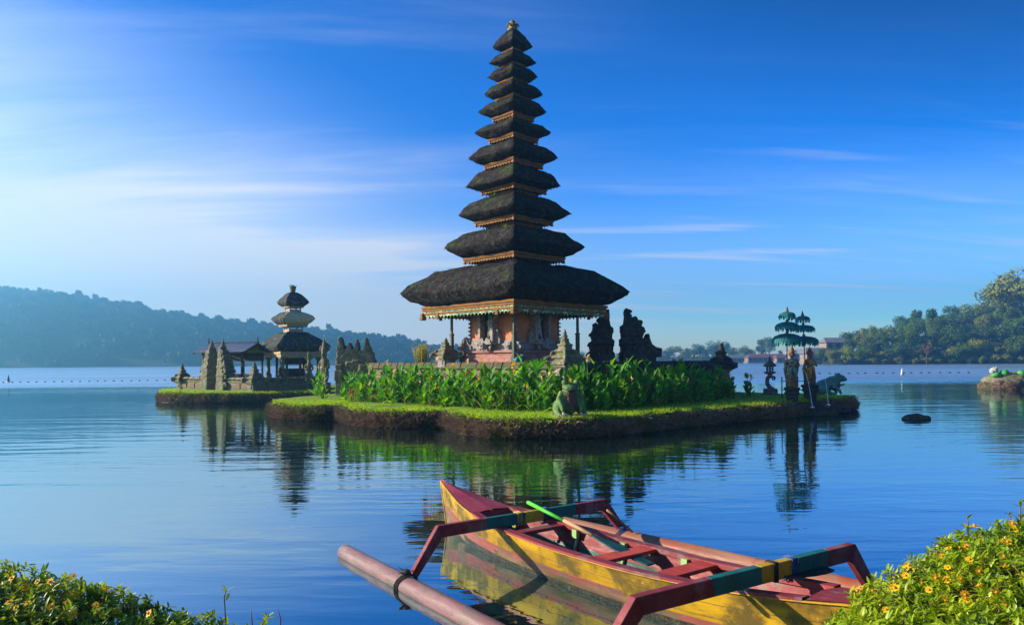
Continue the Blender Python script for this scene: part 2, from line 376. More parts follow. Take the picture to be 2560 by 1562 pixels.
# right hill
for row, t in enumerate((0.03, 0.16, 0.3, 0.46, 0.63, 0.8, 0.97)):
    for i in range(13):
        px = 2092 + i * 50 + rg.uniform(-20, 20) + row * 9
        if px > 2720: continue
        p = hill_pt(px, t); kd = rg.choice(['round_dark', 'round_wide', 'round_dark', 'tall', 'pale', 'round_wide', 'conifer'] if row else ['round_dark', 'pale', 'round_wide', 'pale', 'round_dark'])
        s = rg.uniform(.62, .95) * (0.8 if row == 0 else 1.0) * (0.8 if px < 2140 else 1.0)
        plant(kd, (p.x, p.y, p.z - .5), s, rg.random() * 6.28, TREE_LABEL[kd], 'forest trees on the right hand hill', sz=s * rg.uniform(.85, 1.1))
for px in range(2080, 2700, 34):
    p = hill_pt(px + rg.uniform(-8, 8), 0.008); plant('shrub', (p.x, p.y, p.z - .3), rg.uniform(.4, .75), rg.random() * 6.28, TREE_LABEL['shrub'], 'waterside bushes below the right hand forest', 'bush')
for row, t in enumerate((0.05, 0.11)):
    for px in range(2085 + row * 15, 2640, 40):
        p = hill_pt(px + rg.uniform(-12, 12), t); plant('shrub', (p.x, p.y, p.z - .4), rg.uniform(.6, 1.05), rg.random() * 6.28, 'dense low green bush filling the slope beneath the right hand forest trees', 'undergrowth bushes on the right hand hill', 'bush')
p = hill_pt(2310, 0.01); plant('rust', (p.x, p.y - 2, p.z), 0.75, 1.0, TREE_LABEL['rust'], None)
p = hill_pt(2440, 0.85); plant('spreading', (p.x, p.y, p.z - 1), 0.92, 0.4, 'flat topped pale tree standing highest in the middle of the right hand ridge', None)
p = hill_pt(2515, 0.5); plant('spreading', (p.x, p.y, p.z), 1.35, 2.1, 'tall spreading tree with open limbs above the right hand forest', None)
p = hill_pt(2580, 0.2); plant('spreading', (p.x, p.y, p.z), 1.95, 4.1, 'largest spreading tree, cut off by the right edge of the view', None)
# middle shore
MID = [(1612, 866, 'round_dark'), (1640, 862, 'pale'), (1668, 868, 'round_wide'), (1690, 856, 'spreading'), (1715, 864, 'round_dark'), (1742, 852, 'round_dark'), (1768, 866, 'pale'),
       (1790, 850, 'round_wide'), (1815, 850, 'tall'), (1835, 862, 'round_dark'), (1868, 862, 'round_wide'), (1902, 842, 'conifer'), (1924, 838, 'tall'), (1950, 872, 'conifer'), (1975, 876, 'round_dark'),
       (2005, 876, 'pale'), (2035, 872, 'round_wide'), (2060, 862, 'round_dark'), (2085, 868, 'round_wide'), (1480, 872, 'round_dark'), (1510, 878, 'round_wide'), (1545, 878, 'round_dark'), (1580, 874, 'pale'), (1450, 876, 'round_wide'), (1755, 880, 'round_wide'), (1655, 884, 'round_dark'), (1700, 884, 'pale'), (2120, 858, 'pale')]
HT = {'round_dark': 17, 'round_wide': 16, 'pale': 15, 'tall': 21, 'spreading': 20, 'rust': 13, 'conifer': 19, 'shrub': 6.5}
for px, yt, kd in MID:
    t = 0.22 if kd in ('conifer', 'tall', 'spreading') else 0.1
    p = hill_pt(px, t); top = P(px, yt, p.y).z; s = max(.3, (top - p.z) / HT[kd])
    where = 'behind the low roofs on the middle far shore' if 1830 < px < 2090 else 'on the bluish middle far shore beyond the temple wall'
    plant(kd, (p.x, p.y, p.z - .3), max(s, .45), rg.random() * 6.28, {'conifer': 'pointed tree ', 'tall': 'tall slim tree ', 'pale': 'paler green tree ', 'spreading': 'open spreading tree ', 'round_wide': 'low wide tree ', 'round_dark': 'rounded dark tree '}[kd] + where, 'trees on the middle far shore', sz=s)
for kd, o in protos.items():
    if kd not in used: bpy.data.objects.remove(o)
# low lakeside buildings
M_tile = mat('red_tiles', (0.16, 0.05, 0.04), (0.24, 0.09, 0.07), 0.8, 0.8, 0.2); M_greyroof = mat('grey_roof', (0.12, 0.12, 0.13), (0.2, 0.19, 0.2), 0.6, 0.7, 0.2)
M_plaster = mat('pale_plaster', (0.30, 0.23, 0.18), (0.22, 0.17, 0.13), 0.8, 0.9, 0.1); M_dark = mat('dark_opening', (0.02, 0.02, 0.025), (0.03, 0.03, 0.03), 1.0, 0.5, 0)
M_whiteroof = mat('white_sheet_roof', (0.6, 0.6, 0.62), (0.5, 0.5, 0.52), 0.5, 0.5, 0)
def lakeside(px, w, h, roofm, label, dpt=8, dd=0.0, zoff=0.0):
    d = shore_d(px) - 3 + dd; x = (px - 1280) / F * d
    e = thing('lakeside_building', label, 'building', (x, d, 0.6 + zoff), 0, 'low buildings on the far shore')
    a = MB(); a.box((0, 0, -.5), (w + 1, dpt + 1, 1.6)); a.box((0, 0, h * .3 + .3), (w, dpt, h * .6)); a.build('wall', M_plaster, e)
    r = MB(); e0, y0 = w / 2 + .8, dpt / 2 + .9
    r.add([(-e0, -y0, h * .6 + .2), (e0, -y0, h * .6 + .2), (e0, y0, h * .6 + .2), (-e0, y0, h * .6 + .2), (-w * .42, 0, h + .6), (w * .42, 0, h + .6)], [(0, 1, 5, 4), (1, 2, 5), (2, 3, 4, 5), (3, 0, 4), (3, 2, 1, 0)]); r.build('roof', roofm, e)
    nw = max(3, int(w / 3.2))
    for i in range(nw):
        o = MB(); o.box((-w / 2 + (i + .5) * w / nw, -dpt / 2 - .03, h * .33), (w / nw * .55, .1, h * .36)); o.build('window', M_dark, e)
lakeside(1852, 22, 4.4, M_greyroof, 'long low shed with faded roof beside the wall finial on the far shore')
lakeside(1915, 26, 4.8, M_tile, 'long red roofed hall on the far shore, left of the parasols')
lakeside(1960, 12, 4.2, M_tile, 'small red roofed hut right behind the tall parasol pole')
lakeside(2005, 15, 5, M_whiteroof, 'white roofed building between the two fountain statues', zoff=2.0, dd=10)
lakeside(2048, 14, 5.6, M_greyroof, 'grey hipped roof house right of the fountain statues', zoff=.5)
lakeside(2085, 10, 4.5, M_greyroof, 'house higher on the slope behind the grey hipped roof', zoff=6, dd=30)
# ================================================================ islands
M_soil = mat('root_bank', (0.025, 0.016, 0.012), (0.20, 0.12, 0.085), 8.0, 0.95, 0.9, c3=(0.05, 0.07, 0.014), s3=1.6, t3=(.46, .6), dist=0.05)
M_wet = mat('wet_bank', (0.012, 0.009, 0.007), (0.04, 0.027, 0.02), 9.0, 0.5, 0.9, dist=.04)
M_turf = mat('turf', (0.11, 0.20, 0.006), (0.17, 0.26, 0.010), 3.0, 0.9, 0.5, dist=0.03)
M_grass = mat('grass_blades', (0.20, 0.36, 0.006), (0.31, 0.44, 0.010), 1.2, 0.6, 0.0, c3=(0.16, 0.17, 0.03), s3=2.5, t3=(.6, .8), trans=0.4)
M_weed = mat('bank_weed', (0.09, 0.17, 0.008), (0.20, 0.26, 0.012), 1.5, .6, 0, c3=(0.22, 0.17, 0.03), s3=2.0, t3=(.55, .7), trans=.35)
M_root = mat('dry_roots', (0.13, 0.085, 0.055), (0.30, 0.21, 0.14), 7.0, 0.9, 0.0, c3=(0.09, 0.11, 0.02), s3=1.0, t3=(.52, .66), trans=0.1)
def spline(pts, sub=6):
    out, n = [], len(pts)
    for i in range(n):
        p0, p1, p2, p3 = (Vector(pts[(i + k - 1) % n]) for k in range(4))
        for s in range(sub):
            t = s / sub
            out.append(0.5 * ((2 * p1) + (p2 - p0) * t + (2 * p0 - 5 * p1 + 4 * p2 - p3) * t * t + (3 * p1 - p0 - 3 * p2 + p3) * t ** 3))
    return out
def island(name, outline, zt, seed, label, blades, tufts, inner=None):
    pts = spline([Vector((x, y)) for x, y in outline], 8); n = len(pts)
    c = sum(pts, Vector((0, 0))) / n; rg = random.Random(seed)
    def inset(p, i, d):
        t = (pts[(i + 1) % n] - pts[i - 1]).normalized(); nr = Vector((-t.y, t.x))
        return p + nr * d
    # outline runs counter-clockwise, so the left normal points inwards
    prof = [(-.02, -.5), (-.04, -.02), (-.12, .14), (-.14, zt * .45), (-.06, zt * .85), (.06, zt), (.35, zt + .03), (.9, zt + .05)]
    def rough(p, z): return (fbm(p.x * .9, p.y * .9, z) * .14 + fbm(p.x * 3, p.y * 3, z * 3) * .07) if -.1 < z <= zt + .01 else 0
    def face(p, z): return interp([(b_, a_) for a_, b_ in prof], z) + rough(p, z)     # how far in the bank face lies at height z
    vs, fs, mi = [], [], []
    for d, z in prof:
        for i, p in enumerate(pts):
            q = inset(p, i, d + rough(p, z))
            vs.append((q.x, q.y, z + (fbm(p.x * .8, p.y * .8, 5) * .07 + fbm(p.x * 3, p.y * 3, 8) * .03 if z > zt * .8 else 0)))
    m = len(prof); vs.append((c.x, c.y, zt + .06)); b = MB(); sfs, tfs = [], []
    for j in range(m - 1):
        for i in range(n):
            k = (i + 1) % n; (tfs if j >= 4 else sfs).append((j * n + i, j * n + k, (j + 1) * n + k, (j + 1) * n + i))
    for i in range(n): tfs.append(((m - 1) * n + i, (m - 1) * n + (i + 1) % n, m * n))
    b.v = [tuple(v) for v in vs]; b.f = sfs + tfs; b.m = [2 if q < 2 * n else 0 for q in range(len(sfs))] + [1] * len(tfs); b.sm = [True] * len(b.f)
    tag(b.build(name, [M_soil, M_turf, M_wet]), kind='structure')
    # grass blades on the rim and lawn, facing the lake in front
    g = MB(); V, Fc = [], []
    front = [i for i in range(n) if pts[i].y < c.y + 3.0]
    for q in range(blades):
        i = rg.choice(front); t = rg.random(); p = pts[i].lerp(pts[(i + 1) % n], t)
        d = rg.random() ** 1.7 * 4.2 - .08; q2 = inset(p, i, d)
        h = rg.uniform(.05, .12) * (1.25 if d < .3 else 1); z0 = zt + .02 + (.0 if d > .1 else -.03)
        a = rg.random() * 6.28; w = rg.uniform(.008, .016); o = len(V)
        lx, ly = rg.uniform(-.05, .05), rg.uniform(-.05, .03)
        if q % 5 == 0:   # shaggy overhang on the rim
            q2 = inset(p, i, face(p, zt - .05) + rg.uniform(-.05, .08)); tg = inset(p, i, -.2) - p; z0 = zt - rg.uniform(-.02, .16); h = -rg.uniform(.0, .16); lx, ly = tg.x * rg.uniform(.2, .8) + lx, tg.y * rg.uniform(.2, .8); w *= 1.4
        V += [(q2.x - math.cos(a) * w, q2.y - math.sin(a) * w, z0), (q2.x + math.cos(a) * w, q2.y + math.sin(a) * w, z0), (q2.x + lx, q2.y + ly, z0 + h)]; Fc.append((o, o + 1, o + 2))
    g.add(V, Fc); tag(g.build('grass', M_grass), 'short bright grass along the rim of ' + label, 'grass', kind='stuff')
    # hanging roots and dry stems on the bank
    g = MB(); V, Fc = [], []
    for q in range(tufts):
        i = rg.choice(front); t = rg.random(); p = pts[i].lerp(pts[(i + 1) % n], t)
        z0 = rg.uniform(.06, zt + .02); q2 = inset(p, i, face(p, z0) + rg.uniform(-.03, .02)); a = rg.random() * 6.28
        L_ = rg.uniform(.06, .28); w = rg.uniform(.008, .032); o = len(V); tg = inset(p, i, -.2) - p
        tx, ty, tz = math.cos(a) * .6 * L_ + tg.x * rg.uniform(.0, .9), math.sin(a) * .6 * L_ + tg.y * rg.uniform(.0, .9), rg.uniform(-1, .6) * L_
        V += [(q2.x, q2.y, z0 + w), (q2.x + math.cos(a) * w, q2.y + math.sin(a) * w, z0 - w), (q2.x + tx, q2.y + ty, z0 + tz)]; Fc.append((o, o + 1, o + 2))
    gw = MB(); V2, F2 = [], []
    for q in range(tufts // 3):
        i = rg.choice(front); p = pts[i].lerp(pts[(i + 1) % n], rg.random()); dens = fbm(p.x * 1.1, p.y * 1.1, 12)
        if dens < -.10 + .25 * rg.random(): continue
        z0 = zt + .05 - abs(rg.gauss(0, .13)) * (1 + 1.5 * max(0, dens)); q2 = inset(p, i, face(p, min(z0, zt)) + rg.uniform(-.04, .03)); tg = inset(p, i, -1.0) - p
        a = Vector((tg.x * .7 + rg.gauss(0, .5), tg.y * .7 + rg.gauss(0, .5), rg.uniform(-.9, .9))).normalized(); s_ = a.cross(Vector((tg.x, tg.y, .3))).normalized(); L_ = rg.uniform(.05, .13); w = L_ * rg.uniform(.2, .36); c0 = Vector((q2.x, q2.y, z0)); o = len(V2)
        V2 += [c0, c0 + a * L_ * .5 + s_ * w, c0 + a * L_, c0 + a * L_ * .5 - s_ * w]; F2.append((o, o + 1, o + 2, o + 3))
    gw.add(V2, F2); tag(gw.build('bank_weeds', M_weed), 'yellow green weeds spilling over the bank of ' + label, 'weeds', kind='stuff')
    g.add(V, Fc); tag(g.build('bank_roots', M_root), 'brown tangle of roots and stems on the bank of ' + label, 'roots', kind='stuff')
MAIN = [(-9.9, 30.9), (-8.9, 28.9), (-7.5, 28.0), (-6.5, 28.1), (-5.9, 26.8), (-4.8, 25.2), (-3.3, 24.5), (-2.2, 24.4), (-1.6, 22.9), (-0.4, 21.3), (1.4, 20.9), (2.7, 21.5), (4.2, 22.8), (6.0, 24.6), (8.2, 26.3), (10.2, 27.9), (11.2, 29.0), (12.8, 30.6), (14.2, 31.6), (15.1, 33.0), (14.2, 35.2), (11.5, 37.5), (9, 42), (0, 46), (-8, 42), (-10.6, 35)]
island('temple_island', MAIN, 0.54, 11, 'the main temple island', 42000, 40000)
SECOND = [(-20.9, 44.2), (-19.7, 41.9), (-17.2, 40.7), (-14.0, 40.6), (-11.0, 41.2), (-8.2, 42.5), (-6.5, 47), (-9, 54), (-17, 55), (-21.5, 48)]
island('shrine_island', SECOND, 0.55, 12, 'the smaller shrine island on the left', 16000, 9000)
# ================================================================ pagoda
def thatch_mat(name, base, hi_, moss, mossy=.51):
    m = bpy.data.materials.new(name); m.use_nodes = True; nt = m.node_tree; L = nt.links.new; b = nt.nodes['Principled BSDF']
    tc = nt.nodes.new('ShaderNodeTexCoord')
    mp = nt.nodes.new('ShaderNodeMapping'); mp.inputs['Scale'].default_value = (1, 1, .22); L(tc.outputs['Object'], mp.inputs[0])
    n1 = N(nt, 'ShaderNodeTexNoise', Scale=22.0, Detail=6.0, Roughness=.7); L(mp.outputs[0], n1.inputs['Vector'])
    n2 = N(nt, 'ShaderNodeTexNoise', Scale=1.5, Detail=6.0, Roughness=.7); L(tc.outputs['Object'], n2.inputs['Vector'])
    n3 = N(nt, 'ShaderNodeTexNoise', Scale=9.0, Detail=4.0, Roughness=.6); L(tc.outputs['Object'], n3.inputs['Vector'])
    mx = nt.nodes.new('ShaderNodeMix'); mx.data_type = 'RGBA'; L(remap(nt, n1.outputs[0], .3, .75), mx.inputs[0]); mx.inputs[6].default_value = (*base, 1); mx.inputs[7].default_value = (*hi_, 1)
    n4 = N(nt, 'ShaderNodeTexNoise', Scale=4.5, Detail=6.0, Roughness=.75); L(tc.outputs['Object'], n4.inputs['Vector'])
    mb_ = nt.nodes.new('ShaderNodeMix'); mb_.data_type = 'RGBA'; L(math_n(nt, 'MULTIPLY', remap(nt, n4.outputs[0], .46, .72), .8), mb_.inputs[0]); L(mx.outputs[2], mb_.inputs[6]); mb_.inputs[7].default_value = (*[min(1, c * 2.4) for c in hi_], 1); mx = mb_
    ge = nt.nodes.new('ShaderNodeNewGeometry'); sp = nt.nodes.new('ShaderNodeSeparateXYZ'); L(ge.outputs['Normal'], sp.inputs[0])
    up = remap(nt, sp.outputs[2], .05, .6)
    f = math_n(nt, 'MULTIPLY', math_n(nt, 'MULTIPLY', remap(nt, n2.outputs[0], mossy, mossy + .16), up), remap(nt, n3.outputs[0], .35, .6, .35, 1))
    m2 = nt.nodes.new('ShaderNodeMix'); m2.data_type = 'RGBA'; L(f, m2.inputs[0]); L(mx.outputs[2], m2.inputs[6]); m2.inputs[7].default_value = (*moss, 1)
    L(m2.outputs[2], b.inputs['Base Color']); b.inputs['Roughness'].default_value = .95; b.inputs['Specular IOR Level'].default_value = .1
    bp = N(nt, 'ShaderNodeBump', Strength=1.0, Distance=.06); L(math_n(nt, 'ADD', n1.outputs[0], math_n(nt, 'MULTIPLY', n4.outputs[0], 2.0)), bp.inputs['Height']); L(bp.outputs[0], b.inputs['Normal'])
    return m
M_thatch = thatch_mat('black_thatch', (0.009, 0.008, 0.007), (0.048, 0.039, 0.033), (0.05, 0.085, 0.015))
M_thatch2 = thatch_mat('weathered_thatch', (0.03, 0.032, 0.03), (0.10, 0.10, 0.09), (0.06, 0.09, 0.03), .5)
M_thatch3 = thatch_mat('painted_sunlit_thatch', (0.68, 0.53, 0.29), (0.72, 0.57, 0.33), (0.66, 0.52, 0.30), .5)  # sunlight painted into the colour: pale tan for one shaded roof face
M_gold = mat('gilt_carving', (0.17, 0.075, 0.018), (0.30, 0.15, 0.035), 9.0, 0.7, 0.8, spec=.15, c3=(0.07, 0.03, 0.015), s3=14.0, t3=(.52, .62), dist=.03)
M_gilt = mat('gilt_moulding', (0.17, 0.068, 0.012), (0.23, 0.10, 0.02), 3.0, 0.7, 0.2, spec=.15)
M_green = mat('green_gilt_carving', (0.03, 0.11, 0.06), (0.10, 0.24, 0.12), 9.0, 0.6, 0.6, c3=(0.62, 0.55, 0.28), s3=7.0, t3=(.50, .58), dist=.03)
M_redtrim = mat('red_fringe', (0.20, 0.03, 0.03), (0.32, 0.12, 0.05), 14.0, 0.7, 0.5)
M_wood = mat('dark_wood', (0.035, 0.025, 0.02), (0.07, 0.045, 0.03), 3.0, 0.7, 0.3, stretch=(1, 1, .2))
M_postw = mat('post_wood', (0.07, 0.075, 0.05), (0.13, 0.12, 0.08), 3.0, 0.7, 0.3, stretch=(1, 1, .3))
M_terra = mat('terracotta_wall', (0.48, 0.15, 0.062), (0.58, 0.215, 0.10), 2.5, 0.85, 0.15, c3=(0.38, 0.12, 0.06), s3=1.2)
M_pink = mat('pink_stone', (0.40, 0.20, 0.16), (0.50, 0.28, 0.22), 5.0, 0.85, 0.4, c3=(0.26, 0.13, 0.11), s3=3.0, t3=(.55, .68))
M_grey = mat('grey_carved_stone', (0.20, 0.17, 0.155), (0.32, 0.275, 0.24), 7.0, 0.85, 0.7, c3=(0.13, 0.11, 0.10), s3=6.0, t3=(.55, .66), dist=.03)
M_plinth = mat('plinth_brick', (0.26, 0.12, 0.09), (0.36, 0.18, 0.14), 4.0, 0.85, 0.4, c3=(0.12, 0.05, 0.045), s3=2.0)
M_moss = mat('mossy_stone', (0.14, 0.12, 0.085), (0.24, 0.205, 0.14), 4.0, 0.95, 0.9, c3=(0.11, 0.13, 0.03), s3=3.5, t3=(.46, .62), dist=.05)
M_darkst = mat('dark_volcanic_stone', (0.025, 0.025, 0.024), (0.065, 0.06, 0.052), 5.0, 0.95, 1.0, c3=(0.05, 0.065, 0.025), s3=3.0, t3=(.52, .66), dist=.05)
M_relief = mat('pale_relief', (0.34, 0.31, 0.25), (0.50, 0.46, 0.36), 9.0, 0.8, 0.6)
M_plant = mat('sprouting_fern', (0.12, 0.26, 0.01), (0.2, 0.32, 0.02), 3.0, 0.6, 0, trans=.4)
MX, MY = (1287 - 1280) / F * 32, 32.0        # pagoda axis
SC = 32 / F
def zz(y): return CH + (903 - y) * SC
def sq_ring(Rd, z, sub, flare=0.0, lift=0.0, noise_a=0.0, seed=0, edge=0.0):
    """square ring of half-diagonal Rd with its corner towards the viewer"""
    out = []
    for s in range(4):
        a0 = R(-90 + 90 * s); a1 = a0 + R(90)
        c0 = Vector((Rd * math.cos(a0), Rd * math.sin(a0))); c1 = Vector((Rd * math.cos(a1), Rd * math.sin(a1)))
        for i in range(sub):
            t = i / sub; p = c0.lerp(c1, t); e = abs(2 * t - 1)
            bow = (1 - e ** 2)
            p = p * (1 - edge * bow); zl = z + lift * (e ** 4)
            if noise_a:
                k = 1 + noise_a * fbm(p.x * 1.7 + seed, p.y * 1.7, z * 1.7) / max(Rd, .8); p = p * k; zl += noise_a * .6 * fbm(p.x * 2 + 9, p.y * 2 + seed, z)
            out.append((p.x, p.y, zl))
    return out
def thatch_roof(prof, mats, parent, seed, sub=14, name='thatch_roof', rot=0.0, tan_side=None, fr=1.0):
    """prof: (half diagonal, z) from the inner underside out to the lip and up to the neck"""
    P2 = []
    for (a, b), (c, d) in zip(prof, prof[1:]):
        for k in range(3): t = k / 3; P2.append((a + (c - a) * t, b + (d - b) * t))
    P2.append(prof[-1])
    n = sub * 4; mb = MB(); vs = []
    lip = max(p[0] for p in prof)
    for Rd, z in P2:
        f = min(1, Rd / lip)
        vs += sq_ring(Rd, z, sub, lift=.028 * lip * f, noise_a=.085 * fr, seed=seed, edge=.035 * f)
    fs, ms = [], []
    for j in range(len(P2) - 1):
        for i in range(n):
            k = (i + 1) % n; fs.append((j * n + i, j * n + k, (j + 1) * n + k, (j + 1) * n + i)); ms.append(1 if tan_side is not None and i // sub == tan_side else 0)
    mb.v = [tuple(v) for v in vs]; mb.f = fs; mb.m = ms; mb.sm = [True] * len(fs)
    # straggling straw ends along the lip and over the slope
    rg = random.Random(seed); V, Fc, Mi = [], [], []
    slope = [i for i in range(len(P2) - 1) if P2[i][1] >= [p for p in P2 if p[0] == lip][0][1] - 1e-6]
    for q in range(int(1500 * lip * fr)):
        j = rg.choice(slope) if rg.random() < .75 else max(0, slope[0] - rg.randint(0, 2)); i = rg.randrange(n); k = (i + 1) % n
        a, b2, c2 = Vector(vs[j * n + i]), Vector(vs[j * n + k]), Vector(vs[(j + 1) * n + i])
        u, v = rg.random(), rg.random(); p = a + (b2 - a) * u + (c2 - a) * v
        dn = (a - c2).normalized(); sd = (b2 - a).normalized(); nr = sd.cross(c2 - a).normalized()
        L_ = rg.uniform(.06, .18) * (.5 + .12 * lip); w = L_ * .12; o = len(V)
        V += [p - sd * w, p + sd * w, p + dn * L_ + nr * L_ * rg.uniform(.05, .45) + sd * rg.uniform(-.4, .4) * L_]; Fc.append((o, o + 1, o + 2)); Mi.append(1 if tan_side is not None and i // sub == tan_side else 0)
    o = len(mb.v); mb.v += [tuple(v) for v in V]; mb.f += [tuple(x + o for x in f) for f in Fc]; mb.m += Mi; mb.sm += [False] * len(Fc)
    return mb.build(name, mats, parent, rot=rot)
def sq_sweep(mb, prof, mi=0, rot45=True, sub=1, rot=0.0):
    vs = []
    for Rd, z in prof: vs += sq_ring(Rd, z, sub)
    n = 4 * sub; fs = []
    for j in range(len(prof) - 1):
        for i in range(n): k = (i + 1) % n; fs.append((j * n + i, j * n + k, (j + 1) * n + k, (j + 1) * n + i))
    return mb.add(vs, fs, mi)
def on_sides(fn):
    for s in range(4):
        a = R(-45 + 90 * s); fn(s, Vector((math.cos(a), math.sin(a), 0)), Vector((-math.sin(a), math.cos(a), 0)))
meru = thing('pagoda', 'tall eleven tiered black thatched pagoda with terracotta base at the island centre', 'pagoda', (MX, MY, 0), R(-0.6))
# tier: tip half width px, tip y, hump half px, hump y, dip half px, dip y, bottom half px, bottom y, fascia half px, fascia bottom y
TIERS = [
    (286, 739, 112, 667, 84, 674, 240, 769, 228, 795),
    (176, 624, 79, 577, 70, 580, 127, 648, 124, 660),
    (141, 541, 69, 498, 60, 501, 99, 556, 95, 567),
    (120, 469, 64, 428, 55, 431, 82, 478, 79, 488),
    (110.5, 398, 58, 366, 51, 369, 73, 414, 70.5, 425),
    (95, 335, 51, 313, 45, 315, 61, 351, 58.5, 360),
    (85, 282, 45, 257, 39, 260, 51, 297, 49, 306),
    (74, 238, 42, 216, 35, 218, 43, 250, 41, 258),
    (64.5, 195.5, 37, 175, 30, 178, 37, 209, 34.5, 215),
    (57, 159, 32, 138, 25, 140, 30, 168, 28, 173),
    (50, 119, 34, 99, 0, 0, 23, 131, 20.5, 135)]
for i, (tp, ty, hp, hy, dp, dy, bp_, by, fp, fy) in enumerate(TIERS):
    k = SC; top = i == len(TIERS) - 1
    Rt, Rb = tp * k, bp_ * k; zt, zb, zf = zz(ty), zz(by), zz(fy); H = zt - zb
    if not top:
        Rh, Rdp, zh, zd = hp * k, dp * k, zz(hy), zz(dy)
        mid = [(Rt * .93, zt + (zh - zt) * .24), ((Rt + Rh) / 2, zt + (zh - zt) * .75), (Rh * 1.14, zt + (zh - zt) * .98), (Rh, zh + .02), (Rdp * 1.03, zd - .05)]
    else:
        mid = [(Rt * .86, zt + .20), (Rt * .62, zz(92)), (Rt * .34, zz(81)), (.10, zz(74)), (0.01, zz(73))]
    prof = [(Rb * .55, zb + H * .35), (Rb * .98, zb + .005), (Rb + (Rt - Rb) * .45, zb + H * .30), (Rb + (Rt - Rb) * .86, zb + H * .72), (Rt, zt)] + mid
    thatch_roof(prof, M_thatch, meru, i * 3 + 1, sub=16 if i < 4 else 10)
    # gilt eaves: two mouldings, a carved band and hanging fringe
    hf_ = max(.10, zb - zf); Rf = fp * k
    m = MB()
    sq_sweep(m, [(Rf * .86, zb + .05), (Rf + .09, zb + .05), (Rf + .09, zb - hf_ * .12), (Rf + .03, zb - hf_ * .13), (Rf + .03, zb - hf_ * .22), (Rf + .06, zb - hf_ * .23), (Rf + .06, zb - hf_ * .36), (Rf * .9, zb - hf_ * .37)])
    m.build('eaves_moulding', M_gilt, meru)
    m = MB(); zc = zb - hf_ * .62; hgt = hf_ * (.72 if i else .86)
    def band(s, nv, tv):
        half = Rf * math.sqrt(.5); L_ = 2 * half; cnt = max(5, int(L_ / (.16 if i else .21)))
        for q in range(cnt):
            w = L_ / cnt; x = -half + (q + .5) * w
            c = nv * (half - .02) + tv * x + Vector((0, 0, zc))
            m.prism([(-w * .48, hgt * .28), (w * .48, hgt * .28), (w * .48, -hgt * .05), (w * .18, -hgt * .32), (0, -hgt * .5), (-w * .18, -hgt * .32), (-w * .48, -hgt * .05)], .03, c, tv, (0, 0, 1), nv)
        # corner acroteria
    if i == 0: sq_sweep(m, [(Rf * .96, zb - hf_ * .37), (Rf - .01, zb - hf_ * .38), (Rf - .01, zb - hf_ * .86), (Rf * .96, zb - hf_ * .86)])
    on_sides(band)
    m.build('carved_frieze', M_green if i == 0 else M_gold, meru)
    if i == 0:
        m = MB()
        sq_sweep(m, [(Rf - .02, zc + .06), (Rf + .05, zc + .06), (Rf + .05, zc - .03), (Rf - .02, zc - .03)])
        for s in range(4):
            a = R(-90 + 90 * s); m.box((math.cos(a) * (Rf + .02), math.sin(a) * (Rf + .02), zc - .10), (.24, .24, .30), a + R(45), bev=.03, top=.8)
            a = R(-45 + 90 * s); h2 = Rf * math.sqrt(.5)
            for o_ in (-.33, .33):
                c = Vector((math.cos(a), math.sin(a), 0)) * h2 + Vector((-math.sin(a), math.cos(a), 0)) * (o_ * 2 * h2)
                m.box((c.x, c.y, zc - .08), (.06, .18, .30), a, bev=.02)
        m.build('gilt_corner_carving', M_gold, meru)
    else:
        m = MB()
        for s in range(4):
            a = R(-90 + 90 * s); m.box((math.cos(a) * Rf, math.sin(a) * Rf, zc - hgt * .1), (.10, .10, hgt * .9), a + R(45), top=.6)
        m.build('corner_pendant', M_redtrim, meru)
    # the little chamber carrying the tier, standing on the roof below
    if i:
        Rbd = TIERS[i - 1][4] * k * .97; z0 = zz(TIERS[i - 1][5]) - .12; z1 = zb + .1
        m = MB(); sq_sweep(m, [(Rbd * .96, z0), (Rbd * .96, z0 + (z1 - z0) * .52), (Rbd * 1.03, z0 + (z1 - z0) * .53), (Rbd * 1.03, z0 + (z1 - z0) * .6), (Rbd * .8, z0 + (z1 - z0) * .62), (Rbd * .8, z1)])
        m.build('tier_chamber', M_gold, meru)
        m = MB()
        for s in range(4):
            a = R(-90 + 90 * s); m.box((math.cos(a) * Rbd, math.sin(a) * Rbd, (z0 + z1) / 2), (.06, .06, z1 - z0), a + R(45))
            for e_ in (-.35, .35):
                b_ = R(-45 + 90 * s); h2 = Rbd * math.sqrt(.5) * .97
                c = Vector((math.cos(b_), math.sin(b_), 0)) * h2 + Vector((-math.sin(b_), math.cos(b_), 0)) * (e_ * 2 * h2)
                m.box((c.x, c.y, z0 + (z1 - z0) * .8), (.05, .05, (z1 - z0) * .42), b_)
        m.build('tier_post', M_wood, meru)
        m = MB()   # dark rafters under the eaves
        sq_sweep(m, [(Rf * .98, zb + .02), (Rbd * .8, zb + .10)]); m.build('eaves_soffit', M_wood, meru)
# finial crown
m = MB(); z0 = zz(75)
m.lathe([(.20, -.06), (.22, .02), (.14, .06), (.20, .14), (.23, .20), (.13, .25), (.16, .30), (.06, .38), (.02, .44)], 10, (0, 0, z0))
for q in range(8):
    a = q * .785; m.curl((math.cos(a) * .18, math.sin(a) * .18, z0 + .16), .09, (math.cos(a), math.sin(a), 0), (0, 0, 1), .03, 1.0, -.6)
m.build('gilt_finial', mat('old_gilt', (0.12, 0.08, 0.02), (0.22, 0.16, 0.04), 12, .5, .8), meru)
